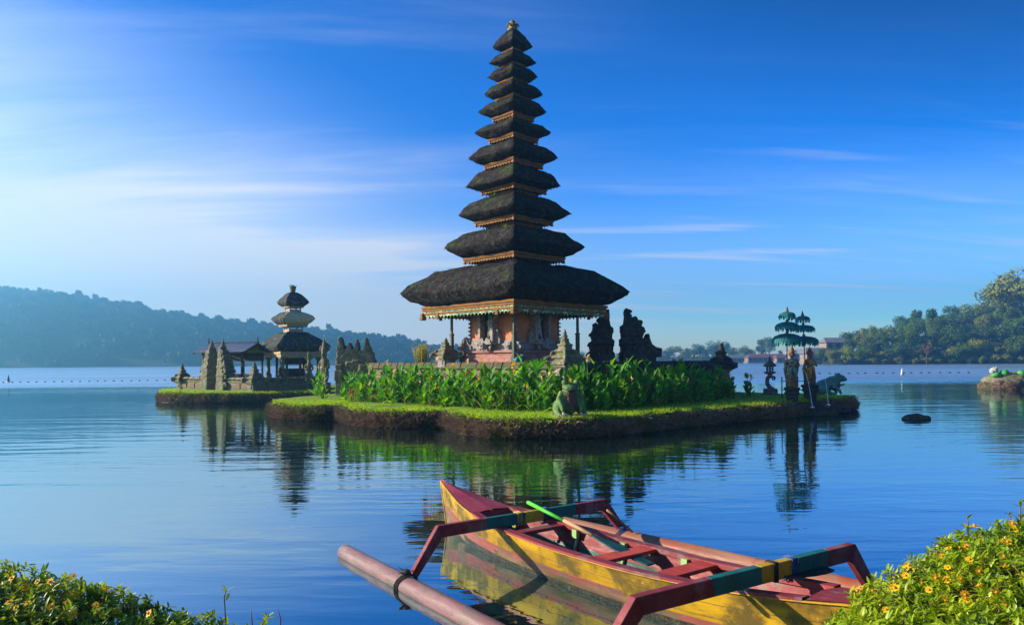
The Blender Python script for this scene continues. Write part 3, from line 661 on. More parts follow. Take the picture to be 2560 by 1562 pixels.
# ferns rooted in the thatch
for (i, a, t) in ((7, -95, .4), (8, -150, .5), (1, -100, .55), (2, -120, .5)):
    tp, ty, hp, hy = TIERS[i][:4]; r_ = (tp * .45 + hp * .55) * SC; zq = zz(ty * .25 + hy * .75)
    m = MB(); rg = random.Random(i); x0, y0 = math.cos(R(a)) * r_, math.sin(R(a)) * r_
    for q in range(16):
        b_ = rg.random() * 6.28; L_ = rg.uniform(.12, .3); w = .022; d_ = Vector((math.cos(b_), math.sin(b_), rg.uniform(.3, 1.4))).normalized(); s_ = d_.cross(Vector((0, 0, 1))).normalized()
        p = Vector((x0, y0, zq)); m.add([p - s_ * w, p + s_ * w, p + d_ * L_ + Vector((0, 0, -.06))], [(0, 1, 2)])
    m.build('sprouting_plant', M_plant, meru)
# base chamber -------------------------------------------------------
Z0 = 2.12; Rw = 1.93
m = MB(); sq_sweep(m, [(Rw, 2.9), (Rw, 4.62), (Rw * .5, 4.62)]); m.build('chamber_wall', M_terra, meru)
m = MB(); sq_sweep(m, [(3.4, 1.2), (3.4, 2.16), (2.40, 2.16), (2.40, 2.34), (2.32, 2.36), (2.32, 2.46), (2.20, 2.48), (2.20, 2.55), (2.36, 2.57), (2.36, 2.64), (2.18, 2.66), (1.6, 2.66)]); m.build('plinth', M_plinth, meru)
m = MB(); sq_sweep(m, [(2.12, 2.66), (2.12, 2.92), (2.03, 2.96), (2.0, 3.08), (1.95, 3.10), (1.8, 3.10)])
def wings(s, nv, tv):
    for sg in (-1, 1):
        c = nv * (1.50) + tv * (sg * 1.45)
        m.prism([(0, 0), (.42, .02), (.50, .16), (.34, .24), (.38, .30), (.2, .36), (.22, .42), (.06, .58), (0, .6), (-.2, .28), (-.34, .22), (-.38, 0)] if sg > 0 else [(0, 0), (.38, 0), (.34, .22), (.2, .28), (0, .6), (-.06, .58), (-.22, .42), (-.2, .36), (-.38, .30), (-.34, .24), (-.50, .16), (-.42, .02)], .13, c + Vector((0, 0, 2.66)), tv, (0, 0, 1), nv)
on_sides(wings); m.build('carved_base_course', M_grey, meru)
m = MB()
for s in range(4):          # toothed corner carvings
    a = R(-90 + 90 * s); d_ = Vector((math.cos(a), math.sin(a), 0))
    for q in range(9):
        zq = 3.12 + q * .165
        m.prism([(0, 0), (.17, .07), (.15, .015), (.0, .13)], .20, d_ * (Rw - .09) + Vector((0, 0, zq)), d_, (0, 0, 1), Vector((-d_.y, d_.x, 0)))
m.build('toothed_corner', M_grey, meru)
def niche(s, nv, tv):
    half = Rw * math.sqrt(.5); up = Vector((0, 0, 1)); c = nv * half
    f = MB()
    for sg in (-1, 1):
        f.prism([(-.07, 0), (.07, 0), (.07, 1.3), (-.07, 1.3)], .40, c + nv * .17 + tv * (sg * .38) + up * 3.0, tv, up, nv)
        f.prism([(-.16, 0), (.16, 0), (.19, .2), (.06, .36), (.12, .46), (-.02, .6), (-.14, .5)] if sg > 0 else [(-.16, 0), (.16, 0), (.14, .5), (.02, .6), (-.12, .46), (-.06, .36), (-.19, .2)], .16, c + nv * .12 + tv * (sg * .52) + up * 2.92, tv, up, nv)
        f.curl(c + nv * .22 + tv * (sg * .52) + up * 3.42, .11, tv * sg, up, .045, 1.1)
        f.prism([(-.11, 0), (.11, 0), (.11, -.28), (0, -.4), (-.05, -.28)] if sg > 0 else [(-.11, 0), (.11, 0), (.05, -.28), (0, -.4), (-.11, -.28)], .3, c + nv * .2 + tv * (sg * .50) + up * 4.32, tv, up, nv)
    f.prism([(-.62, 0), (.62, 0), (.56, .12), (.36, .14), (.22, .30), (0, .36), (-.22, .30), (-.36, .14), (-.56, .12)], .5, c + nv * .22 + up * 4.22, tv, up, nv)
    f.prism([(-.52, 0), (.52, 0), (.46, .14), (-.46, .14)], .55, c + nv * .25 + up * 2.9, tv, up, nv)
    fo = f.build('niche_frame', M_grey, meru)
    p = MB(); p.prism([(-.31, 0), (.31, 0), (.31, 1.2), (-.31, 1.2)], .04, c + nv * .025 + up * 3.03, tv, up, nv); p.build('niche_panel', M_wood, fo)
    # relief of a standing dancer
    r = MB(); b = c + nv * .10 + up * 3.12
    def q(x, z, d=0): return b + tv * x + up * z + nv * d
    r.tube([q(-.10, 0), q(-.07, .22), q(-.02, .44), q(.0, .58)], [.045, .05, .06, .065], 8)
    r.tube([q(.13, .0), q(.10, .20), q(.04, .42), q(.0, .55)], [.045, .05, .06, .06], 8)
    r.tube([q(0, .50), q(-.01, .66), q(.0, .80), q(.0, .86)], [.075, .06, .085, .04], 8)
    r.ell(q(-.01, .92), (.062, .062, .075)); r.tube([q(-.01, .95), q(-.01, 1.03), q(-.01, 1.12)], [.065, .05, .012], 8)
    r.tube([q(-.08, .80), q(-.17, .70), q(-.13, .56)], [.032, .028, .022], 6); r.tube([q(.08, .80), q(.17, .86), q(.15, 1.0)], [.032, .028, .022], 6)
    r.tube([q(-.17, -.03), q(.17, -.03)], .05, 6)
    r.tube([q(.02, .5, .03), q(.05, .3, .04), q(.02, .12, .03)], [.03, .035, .012], 6)
    remesh(r.build('relief_figure', M_relief, fo), .016, 2)
    # guardian head and curls below the niche
    g = MB(); b = c + nv * .42 + up * 2.66
    g.ell(q(0, .20) - Vector((0, 0, .0)), (.20, .20, .19)); g.ell(q(-.09, .27, .16), .05); g.ell(q(.09, .27, .16), .05); g.ell(q(0, .19, .19), (.05, .05, .045)); g.tube([q(-.13, .10, .15), q(0, .07, .20), q(.13, .10, .15)], .04, 6)
    for sg in (-1, 1):
        for (x, z, rr_) in ((.24, .34, .10), (.36, .20, .11), (.30, .06, .09), (.14, .42, .08)): g.curl(q(sg * x, z, -.02), rr_, tv * sg, up, .04, 1.1, .3)
    rough_up(remesh(g.build('guardian_head', M_grey, fo), .02, 1), .02, .06)
on_sides(niche)
for s in range(4):           # verandah posts
    a = R(-90 + 90 * s); d_ = Vector((math.cos(a), math.sin(a), 0)) * (2.72)
    p = MB(); p.box((d_.x, d_.y, 3.95), (.10, .10, 1.5), a + R(45), bev=.015); p.box((d_.x, d_.y, 2.85), (.15, .15, .95), a + R(45), bev=.02); p.box((d_.x, d_.y, 3.36), (.18, .18, .08), a + R(45), bev=.02); p.box((d_.x, d_.y, 4.52), (.26, .26, .12), a + R(45), bev=.02)
    p.box((d_.x, d_.y, 2.28), (.24, .24, .26), a + R(45), bev=.03)
    p.build('verandah_post', M_postw, meru)
m = MB(); sq_sweep(m, [(4.0, 4.42), (3.6, 4.40), (2.85, 4.56), (1.8, 4.60)]); sq_sweep(m, [(4.0, 4.47), (1.8, 4.68)][::-1]); m.build('verandah_ceiling', M_wood, meru)
# ================================================================ temple terrace, walls, gates
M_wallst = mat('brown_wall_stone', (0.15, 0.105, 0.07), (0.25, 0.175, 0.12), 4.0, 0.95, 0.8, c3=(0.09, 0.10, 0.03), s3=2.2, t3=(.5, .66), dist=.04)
M_brick = mat('red_brick_panel', (0.30, 0.09, 0.06), (0.38, 0.14, 0.09), 5.0, 0.9, 0.5, c3=(0.12, 0.08, 0.06), s3=2.0)
M_terrace = mat('terrace_paving', (0.13, 0.10, 0.08), (0.2, 0.16, 0.12), 3.0, 0.95, 0.4)
M_wallcop = mat('dark_mossy_coping', (0.075, 0.055, 0.035), (0.13, 0.095, 0.06), 5.0, 0.95, 0.8, c3=(0.07, 0.085, 0.02), s3=2.5, t3=(.46, .62), dist=.04)
UP = Vector((0, 0, 1))
CF, CL, CR, CB = Vector((1.9, 26.5, 0)), Vector((-6.8, 36.0, 0)), Vector((9.9, 35.0, 0)), Vector((1.5, 43.5, 0))
m = MB(); q = [CF, CR, CB, CL]
m.add([(p.x, p.y, .4) for p in q] + [(p.x, p.y, 2.06) for p in q], [(0, 1, 5, 4), (1, 2, 6, 5), (2, 3, 7, 6), (3, 0, 4, 7), (4, 5, 6, 7)])
tag(m.build('temple_terrace', M_terrace), kind='structure')
def wall(a, b, label, z0, h, th, body, cop, panel=None, np_=6, name='compound_wall'):
    d = (b - a); L_ = d.length; ux = d / L_; un = Vector((ux.y, -ux.x, 0)); ang = math.atan2(ux.y, ux.x); c = (a + b) / 2
    e = thing(name, label, 'wall', (c.x, c.y, z0), ang)
    m = MB(); m.box((0, 0, h * .42), (L_, th, h * .84)); m.box((0, 0, h * .07), (L_, th + .14, h * .14), bev=.02); m.box((0, 0, h * .70), (L_, th + .08, h * .07), bev=.02); m.build('wall_body', body, e)
    m = MB(); n = int(L_ / .5)
    rg = random.Random(int(L_ * 100))
    for i in range(n):
        w = L_ / n; m.box((-L_ / 2 + (i + .5) * w, rg.uniform(-.01, .01), h * .92 + rg.uniform(-.012, .012)), (w * .985, th + .22, h * .16), 0, 0, .97, .72, bev=.025)
    m.build('coping', cop, e)
    if panel is not None:
        m = MB()
        for i in range(np_):
            w = L_ / np_; m.box((-L_ / 2 + (i + .5) * w, -th / 2 - .012, h * .42), (w * .78, .05, h * .36), bev=.01)
        m.build('inset_panel', panel, e)
    return e
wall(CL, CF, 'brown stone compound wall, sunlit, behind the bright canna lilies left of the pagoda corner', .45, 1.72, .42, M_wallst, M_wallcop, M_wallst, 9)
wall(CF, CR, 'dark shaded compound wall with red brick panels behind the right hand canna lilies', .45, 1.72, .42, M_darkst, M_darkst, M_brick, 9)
def urn_pillar(label, loc, rot, h, w, body, crown, sp=1.0, base=None, name='corner_shrine', group=None):
    """low square pier carrying a stepped crown with four scrolled corners and a spike"""
    e = thing(name, label, 'stone pillar', loc, rot, group)
    m = MB(); hw = w / 2; hb = h * .38
    m.box((0, 0, hb * .5), (w * .62, w * .62, hb), bev=.02); m.box((0, 0, hb * .12), (w * .8, w * .8, hb * .24), bev=.03); m.box((0, 0, hb * .93), (w * .8, w * .8, hb * .16), bev=.03)
    for a in range(4):
        b = a * math.pi / 2; m.box((math.cos(b) * w * .33, math.sin(b) * w * .33, hb * .55), (.05, w * .3, hb * .36), b, bev=.015)
    rough_up(remesh(m.build('pier', base or body, e), .03), .03, .09)
    m = MB(); z = hb
    for i, (ww, hh) in enumerate(((.95, .10), (.72, .09), (.84, .08), (.58, .10), (.66, .06), (.42, .10), (.48, .05), (.28, .10))):
        m.box((0, 0, z + hh * h * .5), (w * ww, w * ww, hh * h * 1.05), 0, 0, .9, bev=.02); z += hh * h
    sp_ = MB(); sp_.lathe([(w * .14, -.03), (w * .17, .04 * h), (w * .08, .08 * h), (w * .13, .12 * h), (w * .06, .17 * h), (w * .08, .19 * h), (.012, .26 * h * sp)], 8, (0, 0, z - .02)); sp_.build('spire', crown, e)
    for a in range(4):
        b = a * math.pi / 2 + math.pi / 4; d = Vector((math.cos(b), math.sin(b), 0))
        m.curl(d * (w * .58) + UP * (hb + h * .13), w * .17, d, UP, w * .085, 1.1, -.5); m.curl(d * (w * .42) + UP * (hb + h * .30), w * .12, d, UP, w * .06, 1.1, -.5)
        m.tube([d * w * .5 + UP * (hb + h * .05), d * w * .78 + UP * (hb + h * .10), d * w * .80 + UP * (hb + h * .24)], [w * .12, w * .10, w * .03], 6)
    rough_up(remesh(m.build('stepped_crown', crown, e), .026), .03, .08)
    return e
ang = R(45)
a = CF + (CL - CF) * .543
urn_pillar('mossy stone corner shrine on the brown wall left of the pagoda, beside the yellow bamboo', (a.x, a.y, 1.95), R(42), .98, .86, M_moss, M_moss, base=M_grey)
urn_pillar('lichen yellow stone shrine on the wall corner in front of the pagoda', (CF.x, CF.y, 1.55), R(42), 1.32, .92, M_moss, M_moss, 1.2, base=M_grey)
urn_pillar('dark stone finial pier at the far right end of the temple wall', (CR.x, CR.y, 1.2), R(40), 1.45, .92, M_darkst, M_darkst, .7, base=M_brick)
# carved split gate on the right ------------------------------------
def gate_half(label, poly, d, pxo, pyo, sc, thick, body, curls=(), boxes=(), vox=.026, name='split_gate_tower', niche_at=None):
    P0 = P(pxo, pyo, d); k = d / F / sc
    pts = [((x) * k, -(y) * k) for x, y in poly]
    zmin = min(p[1] for p in pts); xm = sum(p[0] for p in pts) / len(pts)
    e = thing(name, label, 'temple gate', (P0.x + xm, d, P0.z + zmin), 0)
    loc = [(a - xm, b - zmin) for a, b in pts]
    m = MB(); ar = sum(loc[i - 1][0] * loc[i][1] - loc[i][0] * loc[i - 1][1] for i in range(len(loc)))
    if ar < 0: loc = loc[::-1]
    H = max(p[1] for p in loc)
    bm = bmesh.new(); vv = [bm.verts.new((a, 0, b)) for a, b in loc]; f = bm.faces.new(vv); bmesh.ops.triangulate(bm, faces=[f], ngon_method='EAR_CLIP')
    idx = {v: i for i, v in enumerate(bm.verts)}; tris = [tuple(idx[v] for v in fc.verts) for fc in bm.faces]; bm.free()
    n = len(loc); T = [thick * (1.0 - .62 * (b / H)) / 2 for a, b in loc]
    vs = [(a, -t, b) for (a, b), t in zip(loc, T)] + [(a, t, b) for (a, b), t in zip(loc, T)]
    fs = [t for t in tris] + [tuple(reversed([i + n for i in t])) for t in tris] + [(i, i + n, (i + 1) % n + n, (i + 1) % n) for i in range(n)]
    m.add(vs, fs)
    for (x, y, w, hh, dd) in boxes:
        m.box((x * k - xm, 0, -y * k - zmin), (w * k, thick * dd, hh * k), bev=.03)
    for (x, y, r, sg) in curls:
        zc = -y * k - zmin
        for yy in (-.5, .5): m.curl((x * k - xm, yy * thick * (1 - .6 * zc / H) * .7, zc), r * k, (sg, 0, 0), UP, r * k * .42, 1.1, -.6)
    o = m.build('carved_tower', body, e); rough_up(remesh(o, vox), .05, .12); return e
LH = [(310, 1290), (840, 1290), (835, 1250), (770, 1060), (775, 960), (805, 930), (805, 800), (765, 790), (765, 670), (795, 650), (795, 540), (740, 510), (715, 380), (725, 250), (715, 130), (690, 120), (655, 160), (660, 250), (600, 280), (500, 300), (478, 370), (510, 470), (470, 480), (440, 425), (395, 440), (380, 520), (370, 580), (330, 650), (340, 760), (370, 800), (310, 850), (302, 950), (330, 1040), (260, 1090), (270, 1180), (335, 1205)]
RH = [(1010, 1295), (1010, 945), (980, 920), (975, 790), (1020, 770), (1020, 650), (990, 620), (990, 500), (1060, 450), (1078, 320), (1060, 180), (1095, 95), (1120, 130), (1170, 130), (1200, 170), (1172, 230), (1220, 260), (1205, 310), (1240, 330), (1270, 285), (1320, 320), (1340, 370), (1390, 370), (1430, 410), (1412, 520), (1470, 540), (1490, 620), (1440, 720), (1420, 775), (1520, 780), (1540, 730), (1560, 660), (1580, 730), (1600, 850), (1650, 930), (1740, 1000), (1770, 980), (1830, 1000), (1820, 1180), (1770, 1190), (1720, 1150), (1690, 1295)]
gate_half('dark carved left half of the tall split gate right of the pagoda', LH, 33.5, 1440, 760, 8.842, 1.5, M_darkst,
    curls=[(425, 470, 45, -1), (350, 690, 50, -1), (330, 900, 55, -1), (520, 360, 50, -1), (600, 560, 60, -1), (560, 720, 60, -1), (300, 1130, 50, -1), (660, 620, 50, 1), (470, 620, 50, -1)],
    boxes=[(560, 1180, 470, 200, 1.05), (560, 880, 440, 60, 1.0), (570, 830, 360, 50, .95), (590, 640, 330, 50, .85), (600, 590, 270, 40, .8), (440, 1060, 70, 220, 1.1), (680, 1060, 70, 220, 1.1), (560, 960, 260, 30, 1.12)])
gate_half('dark carved right half of the tall split gate with a stepped wing', RH, 33.5, 1440, 760, 8.842, 1.5, M_darkst,
    curls=[(1165, 180, 45, 1), (1275, 330, 45, 1), (1390, 420, 50, 1), (1440, 610, 55, 1), (1200, 480, 60, 1), (1250, 640, 60, 1), (1780, 1060, 55, 1), (1650, 1010, 45, 1), (1130, 300, 40, 1)],
    boxes=[(1150, 1180, 330, 220, 1.05), (1160, 880, 330, 60, 1.0), (1190, 690, 340, 50, .9), (1500, 1200, 360, 170, .8), (1500, 1060, 330, 40, .85), (1480, 900, 220, 40, .7), (1080, 1060, 60, 220, 1.1), (1240, 1060, 60, 220, 1.1)])
# golden bamboo clump on the terrace
def stems(label, px, d, w, h, z0, n, matr, name='bamboo_clump', cat='bamboo'):
    x = (px - 1280) / F * d; e = thing(name, label, cat, (x, d, z0)); rg = random.Random(n); a, b = MB(), MB()
    for i in range(n):
        r = rg.uniform(0, w * .3); an = rg.random() * 6.28; p = Vector((r * math.cos(an), r * math.sin(an), 0)); o = Vector((p.x * rg.uniform(1, 1.9), p.y * 1.7, h * rg.uniform(.75, 1)))
        a.tube([p, p.lerp(o, .5) + Vector((0, 0, .03)), o], [.016, .014, .005], 5)
        for k in range(9):
            t = rg.uniform(.25, 1); q = p.lerp(o, t); an2 = rg.random() * 6.28; L_ = rg.uniform(.08, .2); dd = Vector((math.cos(an2), math.sin(an2), rg.uniform(.2, 1.4))).normalized() * L_; s = Vector((-math.sin(an2), math.cos(an2), 0)) * .014
            b.add([q, q + dd * .5 + s, q + dd, q + dd * .5 - s], [(0, 1, 2, 3)])
    a.build('stem', matr, e); b.build('foliage', matr, e)
M_bamboo = mat('golden_bamboo', (0.30, 0.30, 0.03), (0.42, 0.36, 0.05), 3, .6, 0, trans=.3)
stems('clump of yellow green bamboo standing on the terrace left of the pagoda', 1056, 35.0, 1.1, 1.0, 2.05, 75, M_bamboo)
# carved gate group at the left end of the main wall
SP = [(1815, 1175), (1812, 850), (1822, 760), (1815, 720), (1830, 690), (1828, 640), (1845, 620), (1862, 640), (1868, 690), (1885, 710), (1880, 740), (1905, 735), (1920, 700), (1932, 670), (1945, 700), (1950, 740), (1975, 745), (1990, 700), (2002, 645), (2014, 700), (2022, 760), (2045, 750), (2060, 770), (2075, 720), (2080, 640), (2088, 628), (2098, 650), (2105, 700), (2125, 720), (2130, 760), (2150, 770), (2150, 850), (2175, 870), (2170, 1175)]
gate_half('mossy carved gateway with four spires at the left end of the brown wall', SP, 37.5, 360, 680, 3.757, 1.3, M_moss,
    curls=[(1850, 760, 22, -1), (1840, 850, 24, -1), (1930, 800, 24, 1), (2000, 820, 26, 1), (2100, 800, 26, 1), (2140, 850, 26, 1), (1900, 830, 26, -1), (2050, 860, 26, 1)],
    boxes=[(1850, 900, 60, 40, 1.2), (1850, 980, 80, 100, 1.2), (2090, 900, 110, 40, 1.1), (1980, 930, 140, 150, .8), (2090, 970, 120, 120, 1.15), (2000, 850, 60, 20, 1.0)], vox=.028, name='carved_gateway')
# ================================================================ left shrine compound
KX = Vector((-14.45, 41.5, 0)); K2 = Vector((-20.6, 46.2, 0)); K3 = Vector((-11.7, 45.3, 0))
g1, g2 = K2.lerp(KX, .36), K2.lerp(KX, .60)
wall(K2, g1, 'low mossy wall left of the split gate on the shrine island', .5, .88, .34, M_moss, M_moss, M_wallst, 3)
wall(g2, KX, 'low mossy wall right of the split gate on the shrine island, up to the urn pier', .5, .88, .34, M_moss, M_moss, M_wallst, 3)
wall(KX, K3, 'shaded mossy side wall of the shrine island running back from the urn pier', .5, .88, .34, M_moss, M_moss)
wr = math.atan2((KX - K2).y, (KX - K2).x)
urn_pillar('urn topped pier at the left end of the shrine island wall, nearest the open lake', (K2.x, K2.y, .55), wr, 1.3, .82, M_moss, M_moss, .8)
urn_pillar('mossy urn topped pier at the corner of the shrine island wall', (KX.x, KX.y, .55), wr, 1.34, .86, M_moss, M_moss, 1.0)
def bentar(label, pos, rot, sgn, h, w, dp):
    """half of a split gate: plain inner face, stepped and scrolled outer side"""
    e = thing('split_gate_tower', label, 'temple gate', (pos.x, pos.y, .55), rot)
    m = MB(); z = 0
    steps = [(1.0, .16), (.84, .16), (.92, .05), (.72, .13), (.82, .05), (.58, .10), (.66, .04), (.44, .09), (.5, .03), (.32, .08), (.2, .05)]
    for ww, hh in steps:
        W_ = w * ww; m.box((sgn * W_ / 2, 0, z + hh * h / 2), (W_, dp * (.35 + .65 * ww), hh * h * 1.04), 0, 0, .97, bev=.02); z += hh * h
    sp_ = MB(); sp_.lathe([(w * .2, -.03), (w * .22, .03 * h), (w * .11, .06 * h), (w * .15, .085 * h), (w * .08, .11 * h), (.012, .19 * h)], 8, (sgn * w * .15, 0, z - .03)); sp_.build('spire', M_moss, e)
    for x, zc, r in ((.95, .14, .16), (.9, .30, .17), (.84, .42, .16), (.74, .52, .15), (.66, .62, .14), (.5, .73, .12), (.38, .84, .1)):
        for yy in (-.36, .36): m.curl((sgn * w * x, yy * dp * (.3 + .7 * x), zc * h), r * w * 1.2, (sgn, 0, 0), UP, r * w * .5, 1.1, -.5)
    for zc in (.2, .36, .5, .63): m.box((sgn * w * .34, -dp * .40 * (1.1 - zc * .6), zc * h), (w * .5, .1, .09 * h), bev=.03)
    rough_up(remesh(m.build('carved_tower', M_moss, e), .04), .07, .13); return e
bentar('left half of the mossy split gate on the shrine island', K2.lerp(KX, .455), wr, -1, 2.75, .86, .9)
bentar('right half of the mossy split gate on the shrine island', K2.lerp(KX, .575), wr, 1, 2.75, .86, .9)
# open pavilion with a blue sheet roof
M_blueroof = mat('blue_weathered_sheet', (0.10, 0.13, 0.20), (0.16, 0.21, 0.32), 1.2, .6, .2, stretch=(1, 6, 1), c3=(0.22, 0.18, 0.17), s3=1.4, t3=(.5, .62))
rv = Vector((.965, -.26, 0)); e = thing('open_pavilion', 'open wooden pavilion with a blue metal roof behind the split gate on the left', 'pavilion', (-17.3, 45.9, .55), math.atan2(rv.y, rv.x))
m = MB(); L2, D2, ze, zr = 1.75, 1.45, 2.28, 2.86
def slab(mb, a, b, c, d, t):
    a, b, c, d = map(Vector, (a, b, c, d)); nr = (b - a).cross(d - a).normalized() * t
    mb.add([a, b, c, d, a + nr, b + nr, c + nr, d + nr], [(3, 2, 1, 0), (4, 5, 6, 7), (0, 1, 5, 4), (1, 2, 6, 5), (2, 3, 7, 6), (3, 0, 4, 7)])
slab(m, (-L2, -D2, ze), (L2, -D2, ze), (L2, 0, zr), (-L2, 0, zr), .05); slab(m, (L2, D2, ze), (-L2, D2, ze), (-L2, 0.02, zr), (L2, 0.02, zr), .05)
for i in range(14): m.tube([(-L2 + (i + .5) * L2 / 7, -D2, ze + .055), (-L2 + (i + .5) * L2 / 7, -.03, zr + .055)], .018, 5)
m.build('metal_roof', M_blueroof, e)
m = MB(); m.box((0, 0, zr + .06), (2 * L2 + .06, .12, .07)); 
for s_ in (-1, 1):
    m.lathe([(.06, 0), (.08, .06), (.02, .14), (.05, .2), (.005, .34)], 6, (s_ * L2, 0, zr + .06)); m.tube([(s_ * L2, -D2, ze - .03), (s_ * L2, 0, zr - .03), (s_ * L2, D2, ze - .03)], .05, 5)
m.build('ridge_trim', M_wood, e)
for x in (-1.35, 0, 1.35):
    for y in (-1.05, 1.05):
        m = MB(); m.box((x, y, 1.35), (.1, .1, 1.9), bev=.015); m.build('post', M_wood, e)
m = MB(); m.box((0, 0, .2), (3.2, 2.5, .5), bev=.03); m.build('floor_platform', M_moss, e)
m = MB(); m.box((0, -1.05, 2.18), (3.0, .08, .16)); m.box((0, 1.05, 2.18), (3.0, .08, .16)); m.box((-1.35, 0, 2.2), (.08, 2.2, .14)); m.box((1.35, 0, 2.2), (.08, 2.2, .14)); m.box((.2, 1.0, 1.95), (2.6, .04, .35)); m.build('tie_beam', M_wood, e)
m = MB(); m.box((.5, .5, .95), (1.2, .7, .08)); m.box((.5, .5, .7), (.9, .5, .5)); m.box((-.9, .6, 1.1), (.5, .5, 1.2), bev=.03); m.build('altar', M_wood, e)
# three tiered shrine
S0 = Vector((-13.6, 46.0, 0)); sr = R(-6)
e = thing('tiered_shrine', 'small three tiered thatched shrine on the left island', 'pagoda', (S0.x, S0.y, 0), sr)
thatch_roof([(1.2, 3.0), (1.98, 2.86), (2.2, 2.95), (2.40, 3.14), (2.15, 3.34), (1.6, 3.72), (1.0, 4.02), (.72, 4.08)], M_thatch2, e, 41, 12, fr=.8)
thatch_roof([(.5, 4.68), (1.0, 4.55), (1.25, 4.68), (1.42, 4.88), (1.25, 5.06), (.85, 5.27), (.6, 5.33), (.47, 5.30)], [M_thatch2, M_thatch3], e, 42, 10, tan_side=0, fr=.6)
thatch_roof([(.4, 5.8), (.75, 5.68), (.93, 5.78), (1.05, 5.92), (.9, 6.12), (.6, 6.38), (.3, 6.54), (.12, 6.58)], M_thatch2, e, 43, 10, fr=.6)
m = MB(); sq_sweep(m, [(1.5, 2.9), (1.93, 2.9), (1.93, 2.72), (1.86, 2.70), (1.86, 2.52), (1.5, 2.52)]); sq_sweep(m, [(.8, 4.58), (.98, 4.56), (.92, 4.42), (.7, 4.42)]); sq_sweep(m, [(.6, 5.72), (.72, 5.70), (.68, 5.60), (.5, 5.60)])
m.build('eaves_moulding', mat('faded_gilt', (0.30, 0.22, 0.12), (0.42, 0.32, 0.17), 6, .7, .4, c3=(.2, .1, .08), s3=3), e)
M_fadew = mat('faded_carved_wood', (0.30, 0.22, 0.14), (0.42, 0.32, 0.21), 8, .8, .5, c3=(.2, .12, .09), s3=7)
for (Rd, za, zb) in ((.62, 3.95, 4.46), (.5, 5.25, 5.64)):
    m = MB(); sq_sweep(m, [(Rd, za), (Rd, za + (zb - za) * .62), (Rd * .9, za + (zb - za) * .64)])
    for s in range(4):
        a = R(-90 + 90 * s); m.box((math.cos(a) * Rd * .95, math.sin(a) * Rd * .95, (za + zb) / 2), (.07, .07, zb - za), a + R(45))
    m.build('tier_chamber', M_fadew, e)
m = MB(); m.lathe([(.12, 0), (.16, .12), (.19, .3), (.22, .36), (.14, .40), (.10, .46), (.02, .52)], 9, (0, 0, 6.52))
for q in range(7): a = q * .9; m.tube([(math.cos(a) * .12, math.sin(a) * .12, 6.84), (math.cos(a) * .24, math.sin(a) * .24, 6.98 + .05 * (q % 3))], [.04, .01], 5)
m.build('finial', M_moss, e)
for s in range(4):
    a = R(-90 + 90 * s); m = MB(); x, y = math.cos(a) * 1.62, math.sin(a) * 1.62
    m.box((x, y, 1.9), (.20, .20, 1.4), a + R(45), bev=.03); m.box((x, y, 1.3), (.34, .34, .5), a + R(45), bev=.05); m.box((x, y, 2.5), (.38, .38, .16), a + R(45), bev=.04)
    rough_up(remesh(m.build('carved_column', M_moss, e), .035), .05, .1)
    b_ = R(-45 + 90 * s); m = MB(); m.box((math.cos(b_) * 1.05, math.sin(b_) * 1.05, 1.95), (.12, .12, 1.3), b_); m.build('post', M_wood, e)
m = MB(); sq_sweep(m, [(2.1, .5), (2.1, .95), (1.95, .98), (1.95, 1.12), (1.2, 1.14)]); m.build('stone_base', M_moss, e)
m = MB(); m.box((0, 0, 1.5), (1.0, .9, .7), R(45), bev=.04); m.box((0, 0, 2.3), (1.3, 1.1, .4), R(45)); m.build('altar', M_darkst, e)
def guardian(label, pos, h, rot, body, seed, name='guardian_statue'):
    """squat carved figure with headdress on a block"""
    e = thing(name, label, 'statue', (pos[0], pos[1], pos[2]), rot); k = h; rg = random.Random(seed); m = MB()
    m.box((0, 0, .09 * k), (.30 * k, .30 * k, .20 * k), bev=.02)
    m.ell((0, 0, .34 * k), (.15 * k, .14 * k, .18 * k)); m.ell((0, -.03 * k, .54 * k), (.13 * k, .12 * k, .14 * k)); m.ell((0, -.04 * k, .71 * k), (.10 * k, .10 * k, .10 * k))
    m.lathe([(.10 * k, 0), (.12 * k, .04 * k), (.07 * k, .1 * k), (.08 * k, .14 * k), (.01, .26 * k)], 8, (0, -.02 * k, .76 * k))
    for s in (-1, 1):
        m.tube([(s * .12 * k, 0, .60 * k), (s * .21 * k, -.06 * k, .48 * k), (s * .12 * k, -.15 * k, .42 * k)], [.05 * k, .045 * k, .04 * k], 7)
        m.tube([(s * .07 * k, -.02 * k, .30 * k), (s * .14 * k, -.14 * k, .28 * k), (s * .11 * k, -.14 * k, .16 * k)], [.08 * k, .07 * k, .055 * k], 7)
        m.curl((s * .12 * k, 0, .80 * k), .07 * k, (s, 0, 0), UP, .03 * k, 1.1, -.4)
    m.ell((0, -.14 * k, .70 * k), .035 * k)
    rough_up(remesh(m.build('carved_body', body, e), .025), .04, .1); return e
x, d = (812 - 1280) / F * 40.5, 40.5
guardian('tall mossy guardian column standing right of the three tiered shrine', (x, d, .55), 2.95, R(-20), M_moss, 5).scale = (.52, .52, 1)
x = (772 - 1280) / F * 43.5
guardian('mossy guardian statue under the right eave of the three tiered shrine', (x, 43.5, .95), 1.9, R(20), M_moss, 6).scale = (.6, .6, 1)
x = (700 - 1280) / F * 42.9
guardian('small stone figure below the shaded front of the three tiered shrine', (x, 42.9, .95), 1.05, R(-10), M_darkst, 7)
